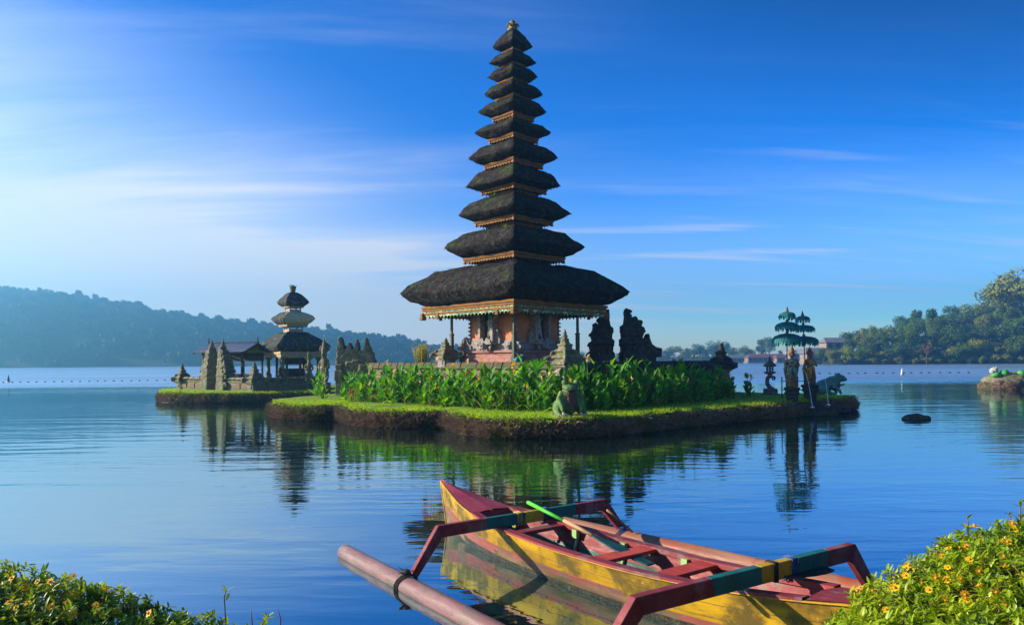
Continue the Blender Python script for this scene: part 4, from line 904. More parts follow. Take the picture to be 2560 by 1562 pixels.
# ================================================================ frogs, parasols, fountain statues
M_frog = mat('green_painted_stone', (0.05, 0.15, 0.035), (0.12, 0.23, 0.06), 5.0, .8, .6, c3=(0.14, 0.09, 0.05), s3=4.0, t3=(.50, .64))
def paint_belly(m, ctr, rad, col1, col2):
    """a worn painted patch on the front of the body"""
    nt = m.node_tree; L = nt.links.new; b = nt.nodes['Principled BSDF']; old = b.inputs['Base Color'].links[0].from_socket; tc = nt.nodes.new('ShaderNodeTexCoord')
    vm = nt.nodes.new('ShaderNodeVectorMath'); vm.operation = 'SUBTRACT'; L(tc.outputs['Object'], vm.inputs[0]); vm.inputs[1].default_value = ctr
    v2 = nt.nodes.new('ShaderNodeVectorMath'); v2.operation = 'DIVIDE'; L(vm.outputs[0], v2.inputs[0]); v2.inputs[1].default_value = rad
    v3 = nt.nodes.new('ShaderNodeVectorMath'); v3.operation = 'LENGTH'; L(v2.outputs[0], v3.inputs[0])
    n = N(nt, 'ShaderNodeTexNoise', Scale=9.0, Detail=5.0); L(tc.outputs['Object'], n.inputs['Vector'])
    f = remap(nt, math_n(nt, 'ADD', v3.outputs['Value'], math_n(nt, 'MULTIPLY', n.outputs[0], .5)), 1.32, 1.16)
    n2 = N(nt, 'ShaderNodeTexNoise', Scale=7.0, Detail=6.0); L(tc.outputs['Object'], n2.inputs['Vector'])
    a = nt.nodes.new('ShaderNodeMix'); a.data_type = 'RGBA'; L(remap(nt, n2.outputs[0], .45, .6), a.inputs[0]); a.inputs[6].default_value = (*col1, 1); a.inputs[7].default_value = (*col2, 1)
    x = nt.nodes.new('ShaderNodeMix'); x.data_type = 'RGBA'; L(f, x.inputs[0]); L(old, x.inputs[6]); L(a.outputs[2], x.inputs[7]); L(x.outputs[2], b.inputs['Base Color'])
paint_belly(M_frog, (0, -.33, .46), (.23, .30, .36), (0.11, 0.045, 0.03), (0.06, 0.09, 0.05))
M_belly = mat('worn_red_belly', (0.13, 0.05, 0.035), (0.20, 0.09, 0.06), 6.0, .8, .4, c3=(0.06, 0.16, 0.08), s3=5.0, t3=(.55, .63))
M_teal = mat('teal_painted_stone', (0.04, 0.14, 0.125), (0.07, 0.20, 0.17), 4.0, .6, .3, c3=(0.16, 0.09, 0.07), s3=3.0, t3=(.62, .75))
M_foot = mat('bare_stone_feet', (0.30, 0.24, 0.15), (0.42, 0.34, 0.22), 6.0, .85, .5)
def sitting_frog(label, loc, rot, k):
    """upright sitting frog, facing -y"""
    e = thing('frog_statue', label, 'statue', loc, rot); m = MB()
    m.ell((0, .02, .40), (.28, .25, .36)); m.ell((0, -.02, .62), (.26, .21, .22)); m.ell((0, -.05, .80), (.24, .20, .13)); m.ell((0, -.20, .77), (.20, .10, .08))
    for s in (-1, 1):
        m.ell((s * .17, -.06, .93), (.085, .085, .09))
        m.tube([(s * .22, -.02, .66), (s * .33, -.06, .48), (s * .27, -.17, .30), (s * .25, -.22, .14)], [.10, .085, .07, .055], 9)
        m.ell((s * .33, .06, .24), (.15, .22, .22)); m.tube([(s * .36, .0, .14), (s * .37, -.16, .08), (s * .36, -.26, .05)], [.10, .07, .05], 8)
    m.tube([(-.20, -.27, .745), (-.1, -.31, .725), (.1, -.31, .725), (.20, -.27, .745)], .022, 6)
    for s in (-1, 1): m.ell((s * .17, -.11, .935), .05)
    m.v = [(a * k, b * k, c * k) for a, b, c in m.v]
    rough_up(remesh(m.build('body', M_frog, e), .018 * k, 2), .012, .08)
    for s in (-1, 1):
        m = MB()
        for x, an in ((.25, -.4), (.25, 0), (.25, .4)): m.tube([(s * .25, -.22, .10), (s * .25 + math.sin(an) * .13, -.22 - math.cos(an) * .13, .03)], [.045, .02], 6)
        for an in (-.5, 0, .5): m.tube([(s * .36, -.24, .06), (s * .36 + math.sin(an) * .15, -.24 - math.cos(an) * .13, .025)], [.045, .02], 6)
        m.v = [(a * k, b * k, c * k) for a, b, c in m.v]; remesh(m.build('webbed_feet', M_foot, e), .012 * k, 1)
    m = MB(); m.box((0, 0, -.06 * k), (1.0 * k, .85 * k, .2 * k), bev=.06 * k); rough_up(remesh(m.build('stone_base', M_moss, e), .03), .05, .12)
    return e
fp = G(1425, 1044, .55); sitting_frog('green stone frog with a worn red belly sitting upright at the island front edge', (fp.x, fp.y, .60), R(12), 1.05)
def crouching_frog(label, loc, rot, k, body, under=None):
    """crouching frog looking along +x"""
    e = thing('frog_statue', label, 'statue', loc, rot); m = MB()
    m.ell((-.18, 0, .30), (.42, .30, .26), M=Matrix.Rotation(R(-22), 3, 'Y')); m.ell((.14, 0, .48), (.28, .26, .20)); m.ell((.36, 0, .60), (.24, .22, .14)); m.ell((.52, 0, .56), (.13, .15, .085))
    for s in (-1, 1):
        m.ell((.30, s * .15, .72), (.08, .07, .075)); m.ell((-.30, s * .26, .22), (.26, .13, .2), M=Matrix.Rotation(R(20), 3, 'Y'))
        m.tube([(-.15, s * .33, .10), (.05, s * .35, .05), (.18, s * .36, .04)], [.09, .06, .05], 8)
        m.tube([(.18, s * .22, .44), (.12, s * .30, .26), (.30, s * .28, .16), (.36, s * .27, .03)], [.09, .08, .06, .05], 8)
        m.tube([(.30, s * .10, .38), (.44, s * .07, .34), (.56, s * .05, .38)], [.05, .04, .03], 7)
    m.v = [(a * k, b * k, c * k) for a, b, c in m.v]
    remesh(m.build('body', body, e), .02 * k, 3)
    if under:
        m = MB(); m.ell((.20, 0, .34), (.22, .215, .2)); m.v = [(a * k, b * k, c * k) for a, b, c in m.v]; m.build('belly', under, e)
    return e
q = P(2072, 984, 33.4); crouching_frog('large teal frog sculpture crouching on the right tip of the island', (q.x, q.y, q.z - .03), R(-8), 1.22, M_teal, M_belly)
crouching_frog('small green frog ornament on the wall below the pagoda front post', (CF.x - 1.62, CF.y + 1.77, 2.14), R(30), .42, M_teal)
M_darkst2 = mat('dark_grey_stone', (0.06, 0.06, 0.055), (0.12, 0.115, 0.10), 5, .9, .6)  # darker, even grey stone used only on the lantern
# stone lantern
q = P(1925, 990, 33.5); e = thing('stone_lantern', 'grey stone lantern on a curved foot at the right of the island', 'lantern', (q.x, q.y, q.z))
k = 33.5 / F / 5.01
m = MB(); m.box((.02, 0, 55 * k), (150 * k, 120 * k, 80 * k), bev=.03); m.box((.02, 0, 15 * k), (170 * k, 140 * k, 40 * k), bev=.03)
m.tube([(40 * k, 0, 80 * k), (-5 * k, 0, 110 * k), (-35 * k, 0, 160 * k), (-30 * k, 0, 220 * k), (0, 0, 255 * k), (25 * k, 0, 262 * k)], [30 * k, 28 * k, 27 * k, 26 * k, 30 * k, 34 * k], 10)
m.curl((42 * k, 0, 222 * k), 26 * k, (0, 0, 1), (1, 0, 0), 13 * k, 1.0, 0); rough_up(remesh(m.build('curved_foot', M_darkst2, e), .018), .012, .06)
m = MB(); m.lathe([(40 * k, 275 * k), (75 * k, 290 * k), (78 * k, 302 * k), (45 * k, 310 * k)], 6); 
for i in range(6): a = i * math.pi / 3; m.box((math.cos(a) * 38 * k, math.sin(a) * 38 * k, 340 * k), (13 * k, 13 * k, 64 * k), a)
m.lathe([(48 * k, 368 * k), (84 * k, 374 * k), (80 * k, 392 * k), (46 * k, 420 * k), (26 * k, 436 * k), (14 * k, 440 * k)], 6)
m.lathe([(14 * k, 438 * k), (22 * k, 448 * k), (12 * k, 462 * k), (18 * k, 472 * k), (4 * k, 505 * k)], 8); m.build('lantern_head', M_darkst2, e)
# parasols
M_paras = mat('teal_parasol_cloth', (0.015, 0.13, 0.15), (0.025, 0.18, 0.19), 3.0, .7, .1, trans=.35)
M_parlit = mat('teal_fringe', (0.02, 0.20, 0.20), (0.05, 0.30, 0.28), 6.0, .7, .1, trans=.4)
M_pole = mat('parasol_pole', (0.04, 0.03, 0.025), (0.12, 0.08, 0.03), 5, .5, .1)
def parasol(label, base, top, tiers, zg):
    """base/top world points of the pole; tiers: (fraction of pole, radius, dome height)"""
    e = thing('tiered_parasol', label, 'parasol', (base.x, base.y, base.z)); ax = top - base
    m = MB(); m.tube([(0, 0, 0), ax * .5, ax], [.028, .024, .016], 7); m.lathe([(.02, 0), (.05, .05), (.03, .1), (.05, .15), (.006, .3)], 8, ax - Vector((0, 0, .1))); m.build('pole', M_pole, e)
    for fr, r, h in tiers:
        c = ax * fr; n = 10; prof = [(r, 0), (r * .97, h * .28), (r * .80, h * .62), (r * .50, h * .86), (r * .22, h * .97), (.03, h)]
        m = MB(); vs, fs = [], []
        for rr, z in prof:
            for i in range(n * 2):
                a = math.pi * i / n; sc_ = 1 if i % 2 == 0 else .965; vs.append((c.x + rr * sc_ * math.cos(a), c.y + rr * sc_ * math.sin(a), c.z + z - (0 if i % 2 else 0)))
        for j in range(len(prof) - 1):
            for i in range(2 * n): k2 = (i + 1) % (2 * n); fs.append((j * 2 * n + i, j * 2 * n + k2, (j + 1) * 2 * n + k2, (j + 1) * 2 * n + i))
        m.add(vs, fs); cn = m.build('canopy', M_paras, e)
        m = MB(); rg = random.Random(int(r * 1000)); cnt = int(r * 60)
        for i in range(cnt):
            a = 2 * math.pi * i / cnt; w = math.pi * r / cnt * rg.uniform(.75, 1); L_ = h * rg.uniform(.75, 1.15) * (1 if rg.random() > .12 else .5)
            p = Vector((c.x + r * math.cos(a), c.y + r * math.sin(a), c.z + .01)); t = Vector((-math.sin(a), math.cos(a), 0)) * w; o_ = Vector((math.cos(a), math.sin(a), 0)) * rg.uniform(-.03, .01)
            m.add([p - t, p + t, p + t * .9 + o_ + Vector((0, 0, -L_ * .55)), p + t * .45 + o_ + Vector((0, 0, -L_)), p - t * .45 + o_ + Vector((0, 0, -L_ * .9)), p - t * .9 + o_ + Vector((0, 0, -L_ * .55))], [(0, 1, 2, 3, 4, 5)])
        m.build('fringe', M_parlit, cn)
        m = MB(); m.lathe([(.03, 0), (.07, .04), (.05, .09), (.02, .12)], 8, (c.x, c.y, c.z + h - .02))
        for i in range(n): a = 2 * math.pi * i / n; m.tube([(c.x, c.y, c.z + h * .5), (c.x + r * .9 * math.cos(a), c.y + r * .9 * math.sin(a), c.z + h * .15)], .008, 4)
        m.build('rib', M_gilt, cn)
d1, d2 = 29.4, 30.6
b1, t1 = P(1967, 985, d1), P(1968, 778, d1); L1 = (985 - 778)
parasol('nearer tall three tiered teal parasol with tasselled fringe', b1, t1, [((985 - 790) / L1, 20.5 * d1 / F, 11 * d1 / F), ((985 - 817) / L1, 29.5 * d1 / F, 13 * d1 / F), ((985 - 849) / L1, 36.5 * d1 / F, 16 * d1 / F)], 0)
b2, t2 = P(2017, 985, d2), P(2006, 788, d2); L2_ = (985 - 788)
parasol('farther leaning teal parasol with sunlit fringe behind the tall one', b2, t2, [((985 - 799) / L2_, 18 * d2 / F, 10 * d2 / F), ((985 - 822) / L2_, 28 * d2 / F, 10 * d2 / F), ((985 - 853) / L2_, 35 * d2 / F, 13 * d2 / F)], 0)
# painted fountain statues
M_skin = mat('painted_statue_skin', (0.13, 0.08, 0.05), (0.20, 0.13, 0.08), 6, .7, .3, c3=(.1, .08, .07), s3=8)
M_robe1 = mat('painted_blue_green_robe', (0.04, 0.12, 0.16), (0.10, 0.22, 0.12), 5, .6, .3, c3=(0.36, 0.20, 0.06), s3=9, t3=(.52, .6))
M_robe2 = mat('painted_ochre_robe', (0.36, 0.17, 0.03), (0.46, 0.24, 0.05), 4, .6, .3, c3=(0.25, 0.05, 0.04), s3=6, t3=(.56, .66))
M_crown = mat('painted_crown', (0.13, 0.05, 0.02), (0.20, 0.10, 0.03), 10, .5, .5, c3=(.3, .04, .05), s3=9, t3=(.5, .58))
M_skirt = mat('painted_skirt', (0.05, 0.10, 0.06), (0.22, 0.05, 0.05), 7, .6, .3, c3=(0.36, 0.24, 0.06), s3=10, t3=(.53, .6))
def deity(label, foot, rot, h, robe, ped_h):
    e = thing('fountain_statue', label, 'statue', foot, rot); k = h / 1.62
    def S3(m): m.v = [(a * k, b * k, c * k) for a, b, c in m.v]; return m
    m = MB()
    m.tube([(0, 0, .55), (0, 0, .80), (0, .01, .98), (0, .01, 1.10)], [.17, .13, .17, .09], 12); m.tube([(0, 0, 1.08), (0, -.01, 1.18)], [.06, .055], 8); m.ell((0, -.02, 1.25), (.085, .095, .11)); m.ell((0, -.115, 1.24), (.02, .025, .025))
    for s in (-1, 1):
        m.tube([(s * .18, .01, 1.05), (s * .25, -.02, .88), (s * .20, -.16, .80), (s * .08, -.26, .86)], [.06, .052, .042, .035], 8); m.ell((s * .09, -.01, 1.25), (.02, .03, .04))
        for f_ in range(4): m.tube([(s * .08, -.27, .84 + f_ * .018), (s * .02, -.31, .84 + f_ * .02)], [.013, .010], 5)
        m.ell((s * .09, -.10, .03), (.055, .13, .04))
    for s in (-1, 1): m.tube([(s * .09, 0, .6), (s * .09, 0, .03)], [.08, .05], 8)
    remesh(S3(m).build('body', M_skin, e), .016 * k, 1)
    m = MB(); m.lathe([(.19, 0), (.21, .05), (.20, .18), (.215, .36), (.20, .52), (.165, .62)], 18, smooth=True)
    for i in range(12):
        a = i * .5236; m.tube([(math.cos(a) * .165, math.sin(a) * .165, .62), (math.cos(a) * .215, math.sin(a) * .215, .36), (math.cos(a) * .215, math.sin(a) * .215, .02)], .022, 5)
    S3(m).build('skirt', M_skirt, e)
    m = MB(); m.tube([(.17, .0, 1.08), (.06, -.15, .92), (-.10, -.19, .70), (-.12, -.22, .30)], [.06, .07, .08, .05], 8, flat=.6); m.tube([(-.17, .0, 1.08), (-.08, -.14, .94), (.06, -.18, .72), (.12, -.22, .26)], [.06, .07, .08, .05], 8, flat=.6)
    m.lathe([(.18, .60), (.195, .66), (.17, .72)], 16); m.lathe([(.15, .98), (.17, 1.02), (.10, 1.08)], 14); m.tube([(.16, .08, 1.0), (.22, .12, .7), (.18, .14, .3)], [.05, .07, .03], 7); m.tube([(-.16, .08, 1.0), (-.22, .12, .7), (-.18, .14, .3)], [.05, .07, .03], 7)
    S3(m).build('robe', robe, e)
    m = MB(); m.lathe([(.10, 1.29), (.125, 1.32), (.105, 1.36), (.115, 1.40), (.08, 1.45), (.085, 1.49), (.04, 1.55), (.01, 1.64)], 12)
    for s in (-1, 1): m.curl((s * .12, 0, 1.36), .05, (s, 0, 0), UP, .02, 1.0, -.4)
    S3(m).build('crown', M_crown, e)
    m = MB(); zb = -ped_h
    for w, a, b in ((.52, 0, -.10), (.44, -.10, -.20), (.50, -.20, -.26), (.38, -.26, zb + .3), (.48, zb + .3, zb + .15), (.56, zb + .15, zb)): m.box((0, 0, (a + b) / 2), (w, w, abs(a - b)), bev=.015)
    rough_up(remesh(m.build('pedestal', M_darkst, e), .03), .03, .1); return e
f1 = P(1980, 968, 28.5); deity('painted statue in a blue green robe under the nearer parasol', (f1.x, f1.y, f1.z), R(-8), 1.62, M_robe1, f1.z + .1)
f2 = P(2025, 961, 29.8); deity('painted statue in an ochre robe pouring water beside the teal frog', (f2.x, f2.y, f2.z), R(12), 1.52, M_robe2, f2.z + .1)
# spouting water and its stone basins
M_spray = bpy.data.materials.new('falling_water'); M_spray.use_nodes = True
b = M_spray.node_tree.nodes['Principled BSDF']; b.inputs['Base Color'].default_value = (.8, .88, .95, 1); b.inputs['Roughness'].default_value = .25; b.inputs['Alpha'].default_value = .75
def jet(label, a, c, bow):
    m = MB(); pts = []; rr = []
    for i in range(13):
        t = i / 12; p = a.lerp(c, t); p.z += 0; p = Vector((a.x + (c.x - a.x) * t, a.y + (c.y - a.y) * t, a.z + (c.z - a.z) * (t ** 1.7) )); pts.append(p); rr.append(.006 + .009 * t * (1 + .5 * math.sin(i * 2.3)))
    m.tube(pts, rr, 6); m.lathe([(.10, -.01), (.07, .02), (.02, .05)], 10, (c.x, c.y, c.z)); tag(m.build('water_jet', M_spray), label, 'water jet')
jet('thin water jet arcing down from the ochre robed statue', P(2010, 925, 29.2), P(2031, 1018, 28.9), 0)
jet('fine water jet falling in front of the teal frog', P(2061, 946, 30.0), P(2071, 1012, 29.8), 0)
m = MB(); m.box((11.75, 29.2, .14), (1.9, .9, .30), R(8), bev=.03); rough_up(remesh(m.build('stone_basin', M_darkst), .035), .03, .2); tag(bpy.data.objects['stone_basin'], 'dark stone slab at the foot of the ochre robed statue', 'stone slab')
m = MB(); m.box((13.1, 30.45, .11), (1.3, .8, .22), R(14), bev=.03); o = m.build('stone_basin', M_darkst); rough_up(remesh(o, .035), .03, .2); tag(o, 'dark stone slab jutting into the lake below the teal frog', 'stone slab')
e = thing('handrail', 'thin dark metal handrail beside the fountain statues', 'railing', (P(1955, 1000, 29.8).x, 29.8, .55))
for x, y in ((0, 0), (.62, .1), (1.0, .25)):
    m = MB(); m.tube([(x, y, 0), (x, y, .95)], .022, 6); m.build('post', M_wood, e)
m = MB(); m.tube([(0, 0, .42), (.62, .1, .42), (1.0, .25, .42)], .016, 6); m.tube([(0, 0, .78), (.62, .1, .78), (1.0, .25, .78)], .016, 6); m.build('rail', M_wood, e)
# small things on the water
def rock(label, px, py, w, dpt, h, seed, matr=M_darkst):
    p = G(px, py); m = MB(); m.ell((0, 0, 0), (w / 2, dpt / 2, h), 18, 12); m.box((0, 0, 0), (w * .6, dpt * .7, h * 1.1), .2, bev=.05)
    o = m.build('lake_rock', matr, loc=(p.x, p.y, h * .12)); rough_up(remesh(o, .04), .12, .35); return tag(o, label, 'rock')
rock('flat dark rock lying in the water right of the fountain statues', 2290, 1048, 1.05, .6, .17, 3)
# islet with a painted creature at the right edge
q = G(2545, 974); e = thing('stone_islet_creature', 'painted green and white stone creature on a tiny islet at the right edge', 'sculpture', (q.x + .6, q.y + 1.2, 0))
m = MB(); m.ell((0, 0, .15), (2.55, 1.5, .95), 22, 12); rough_up(remesh(m.build('islet_bank', M_soil, e), .09), .3, .5)
m = MB(); m.ell((0, 0, .55), (2.3, 1.3, .68), 22, 12); rough_up(remesh(m.build('islet_turf', M_moss, e), .09), .25, .35)
M_pgreen = mat('bright_green_paint', (0.04, 0.26, 0.04), (0.08, 0.34, 0.06), 4, .6, .2, c3=(0.3, 0.3, 0.25), s3=5, t3=(.6, .7)); M_pwhite = mat('pale_weathered_paint', (0.25, 0.26, 0.20), (0.38, 0.36, 0.29), 5, .8, .6, c3=(.10, .2, .08), s3=4)
m = MB()
for i in range(7): t = i / 6; m.ell((-1.7 + t * 3.6, -.55, 1.08 + .10 * math.sin(i * 2.2) - .05), (.34, .3, .22 + .10 * (i % 2)))
remesh(m.build('body', M_pgreen, e), .05, 2)
m = MB(); m.ell((-1.72, -.35, 1.30), (.26, .34, .26)); m.ell((-1.95, -.5, 1.22), (.16, .2, .13)); m.ell((-1.62, -.5, 1.52), .09); m.ell((-1.62, -.2, 1.52), .09); remesh(m.build('head', M_pwhite, e), .04, 2)
m = MB(); m.tube([(.95, -.3, 1.2), (1.1, -.35, 1.65), (1.45, -.3, 1.95), (1.8, -.3, 2.5)], [.24, .20, .16, .13], 9); m.ell((.95, -.3, 1.25), (.35, .3, .2)); remesh(m.build('raised_limb', M_pwhite, e), .04, 2)
# buoys
M_buoy = mat('dark_float', (0.03, 0.04, 0.05), (0.05, 0.06, 0.07), 4, .5, 0); M_bw = mat('white_float', (0.7, 0.7, 0.7), (0.8, 0.8, 0.8), 4, .5, 0)
fb = MB(); fb.ell((0, 0, .08), (.26, .18, .17)); fb.tube([(-.36, 0, .06), (.36, 0, .06)], .03, 5)
f0 = None
for i in range(22):
    px = 8 + i * 21.3 + random.uniform(-2, 2); p = G(px, 956.5 - i * .26)
    if f0 is None: f0 = fb.build('line_float', M_buoy); o = f0
    else: o = f0.copy(); COL.objects.link(o)
    o.location = p; o.rotation_euler.z = random.uniform(-.3, .3); o.scale = (.55, .55, .55); tag(o, 'small dark float on the swimming line across the left water', 'buoy', 'floats on the left swimming line')
for i in range(17):
    px = 2050 + i * 23 + random.uniform(-4, 4); p = G(px, 934.5 - i * .15); o = f0.copy(); COL.objects.link(o); o.location = p; o.scale = (.75, .75, .75)
    tag(o, 'small dark float on the line across the right water beyond the teal frog', 'buoy', 'floats on the right line')
def marker(label, px, py, h, m1, m2):
    p = G(px, py); e = thing('marker_buoy', label, 'buoy', p)
    a = MB(); a.lathe([(.12 * h, -.1), (.2 * h, .0), (.2 * h, .12 * h), (.1 * h, .18 * h)], 12); a.build('float', m2, e); a = MB(); a.lathe([(.16 * h, .14 * h), (.12 * h, .45 * h), (.05 * h, .8 * h), (.01, h)], 12); a.build('cone', m1, e)
marker('dark cone shaped marker buoy alone on the left water', 21, 955, 1.0, M_buoy, M_bw)
marker('small white marker buoy on the water right of the teal frog', 2255, 938, 1.0, M_bw, mat('orange_float', (.5, .15, .05), (.6, .2, .06), 3, .5, 0))
# ================================================================ canna lilies
M_canna = mat('canna_leaf', (0.04, 0.17, 0.010), (0.12, 0.36, 0.018), 2.2, .38, .15, c3=(0.16, 0.34, 0.02), s3=1.6, t3=(.55, .75), spec=.5, trans=.38, rnd=.22)
M_canna2 = mat('young_canna_leaf', (0.13, 0.30, 0.012), (0.22, 0.42, 0.02), 2.5, .38, .1, spec=.5, trans=.45, rnd=.15)
M_canna3 = mat('withered_canna_leaf', (0.22, 0.16, 0.04), (0.30, 0.20, 0.06), 5.0, .8, .2, trans=.3)
M_cstem = mat('canna_stem', (0.10, 0.18, 0.03), (0.16, 0.22, 0.05), 4, .6, 0)
M_fpale = mat('cream_petals', (0.75, 0.55, 0.22), (0.8, 0.62, 0.35), 8, .6, 0, trans=.3); M_fred = mat('red_petals', (0.6, 0.01, 0.02), (0.7, 0.03, 0.02), 8, .6, 0, trans=.2)
M_fyel = mat('yellow_petals', (0.8, 0.5, 0.01), (0.85, 0.58, 0.03), 8, .6, 0, trans=.25)
def blade(mb, p, dirv, L_, w, droop, fold, rg, segs=5, mi=0):
    """one broad lance shaped leaf with a folded midrib"""
    d = Vector(dirv).normalized(); s = d.cross(UP); s = s.normalized() if s.length > .05 else Vector((1, 0, 0))
    s = (s + Vector((0, 0, rg.uniform(-.5, .5)))).normalized(); vs, fs = [], []; q = Vector(p); dd = d.copy()
    wid = [.25, .8, 1.0, .86, .52, .02]
    for i in range(segs + 1):
        t = i / segs; ww = w * (wid[i] if segs == 5 else math.sin(math.pi * min(.98, t * .9 + .1))); nr = s.cross(dd).normalized()
        vs += [q - s * ww + nr * ww * fold, q, q + s * ww + nr * ww * fold]
        q = q + dd * (L_ / segs); dd = (dd + Vector((0, 0, -droop / segs))).normalized()
    for i in range(segs):
        a = i * 3; fs += [(a, a + 1, a + 4, a + 3), (a + 1, a + 2, a + 5, a + 4)]
    mb.add(vs, fs, mi, True)
def canna_mesh(seed, flower):
    rg = random.Random(seed); lf, st, fl = MB(), MB(), MB()
    for k in range(rg.randint(3, 4)):
        an = rg.random() * 6.28; b = Vector((math.cos(an), math.sin(an), 0)) * rg.uniform(.02, .16); h = rg.uniform(.6, 1.3)
        tip = b + Vector((rg.uniform(-.12, .12), rg.uniform(-.12, .12), h)); st.tube([b, b.lerp(tip, .5), tip], [.018, .014, .008], 5)
        nl = rg.randint(4, 6)
        for i in range(nl):
            t = .12 + .86 * i / nl; a2 = an + i * 2.4 + rg.uniform(-.4, .4); up = rg.uniform(.5, 1.5) + t * 1.0
            blade(lf, b.lerp(tip, t), (math.cos(a2), math.sin(a2), up), rg.uniform(.34, .52) * (1.1 - .35 * t), rg.uniform(.065, .105), rg.uniform(.1, 1.3), rg.uniform(.15, .55), rg, mi=rg.choice((0, 0, 0, 0, 1, 1, 2) if t < .45 else (0, 0, 0, 1)))
        if k == 0 and flower:
            top = tip + Vector((0, 0, .26)); st.tube([tip, top], [.009, .006], 5)
            for i in range(8):
                a2 = rg.random() * 6.28; blade(fl, top + Vector((0, 0, rg.uniform(-.12, .02))), (math.cos(a2), math.sin(a2), rg.uniform(.2, 1.6)), rg.uniform(.09, .14), rg.uniform(.028, .042), .8, .3, rg, 3)
    return lf, st, fl
cprot = {}
FLM = {'cream': M_fpale, 'red': M_fred, 'yellow': M_fyel}
def canna_proto(seed, flower):
    e = thing('canna_lily', None, None); a, b, c = canna_mesh(seed, flower); b.build('stem', M_cstem, e); a.build('foliage', [M_canna, M_canna2, M_canna3], e)
    if flower: c.build('flower', FLM[flower], e)
    return e
for key, seeds, fl in (('plain', (1, 2, 3, 4, 5), None), ('cream', (11, 12), 'cream'), ('red', (21, 22), 'red'), ('yellow', (31, 32), 'yellow')):
    cprot[key] = [canna_proto(s, fl) for s in seeds]
BED_L = [Vector((-7.4, 31.6, 0)), Vector((-4.9, 28.5, 0)), Vector((-2.6, 26.3, 0)), Vector((-.6, 24.1, 0)), Vector((1.15, 23.0, 0))]
BED_R = [Vector((1.7, 23.1, 0)), Vector((3.6, 24.6, 0)), Vector((6.0, 27.0, 0)), Vector((8.2, 29.6, 0)), Vector((9.6, 31.4, 0))]
CLAB = {('plain', 0): 'broad leaved green canna lily in the sunlit bed left of the frog', ('plain', 1): 'dark green canna lily in the shaded bed right of the frog',
        ('cream', 0): 'canna lily with a cream flower in the sunlit bed left of the frog', ('cream', 1): 'canna lily with a pale flower in the shaded bed right of the frog',
        ('red', 0): 'canna lily with a red flower in the sunlit bed', ('red', 1): 'canna lily with a red flower in the shaded bed right of the frog',
        ('yellow', 0): 'canna lily with a yellow flower in the sunlit bed', ('yellow', 1): 'canna lily with a yellow flower in the shaded bed right of the frog'}
CGRP = {0: 'canna lilies in the sunlit bed left of the frog', 1: 'canna lilies in the shaded bed right of the frog'}
rg = random.Random(77); usedc = set(); ncan = 0
def along(poly, t):
    tot = sum((b - a).length for a, b in zip(poly, poly[1:])); L_ = t * tot
    for a, b in zip(poly, poly[1:]):
        l = (b - a).length
        if L_ <= l or b is poly[-1]: return a.lerp(b, min(1, L_ / l)), (b - a) / l
        L_ -= l
for side, poly in ((0, BED_L), (1, BED_R)):
    tot = sum((b - a).length for a, b in zip(poly, poly[1:]))
    for row in range(5):
        n = int(tot / .50)
        for i in range(n):
            t = (i + rg.uniform(.1, .9)) / n; p, u = along(poly, t); nr = Vector((-u.y, u.x, 0)); nr = nr if nr.y > 0 else -nr
            p = p + nr * (row * .52 + rg.uniform(-.14, .14)); r = rg.random()
            kd = 'plain' if r < .80 else ('cream' if r < .89 else ('yellow' if r < .95 else 'red'))
            pr = rg.choice(cprot[kd]); o = pr if pr.name not in usedc else dup(pr); usedc.add(pr.name)
            o.location = (p.x, p.y, .55); o.rotation_euler = (rg.uniform(-.08, .08), rg.uniform(-.08, .08), rg.random() * 6.28); s = rg.uniform(.80, 1.14) * (.80 if row == 0 else 1.0 + .05 * row) * (1 + .16 * fbm(p.x * .9, p.y * .9, 2)); o.scale = (s, s, s * rg.uniform(.92, 1.08))
            tag(o, CLAB[(kd, side)], 'canna lily', CGRP[side]); ncan += 1
for x, y, kd, lab in ((-8.2, 32.3, 'cream', 'canna lily with pale flowers alone at the left end of the bed'), (-9.3, 35.6, 'cream', 'canna lily with cream flowers standing between the two islands'), (10.2, 31.9, 'red', 'canna lily with a red flower at the right end of the bed')):
    o = dup(cprot[kd][0]); o.location = (x, y, .5); o.rotation_euler.z = x; tag(o, lab, 'canna lily')
print('cannas', ncan)
# ================================================================ near shore and its flowering shrubs
M_wed = mat('shrub_leaf', (0.20, 0.31, 0.008), (0.34, 0.42, 0.012), 6.0, .42, 0, c3=(0.10, 0.18, 0.010), s3=4.0, t3=(.5, .65), spec=.45, trans=.32)
M_wstem = mat('shrub_stem', (0.12, 0.06, 0.03), (0.20, 0.10, 0.05), 8, .8, 0)
M_daisy = mat('yellow_daisy', (0.80, 0.42, 0.008), (0.85, 0.52, 0.012), 10, .6, 0, trans=.25); M_dcen = mat('orange_daisy_centre', (0.6, 0.22, 0.01), (0.7, 0.28, 0.02), 20, .8, .3)
def shrub_h_left(x, y):
    top = interp([(-4.0, 1.06), (-3.0, .90), (-2.64, .83), (-2.2, .69), (-1.9, .60), (-1.6, .46), (-1.35, .34), (-1.15, .05), (-.9, -.3)], x)
    return top - .9 * max(0, y - 4.45) ** 1.3 - .12 * max(0, 4.3 - y) + .05 * fbm(x * 3, y * 3) + .05 * fbm(x * 8, y * 8, 3)
def shrub_h_right(x, y):
    top = interp([(1.3, .0), (1.62, .40), (1.82, .72), (2.02, .90), (2.25, 1.02), (2.45, 1.14), (2.7, 1.21), (3.2, 1.32), (4.5, 1.4)], x * 4.05 / max(3.0, min(y, 4.3)))
    return top - .9 * max(0, y - 4.15) ** 1.3 - .26 * max(0, 3.9 - y) + .05 * fbm(x * 3, y * 3, 7) + .05 * fbm(x * 8, y * 8, 9)
nb = MB(); vs, fs = [], []; nx, ny = 60, 34
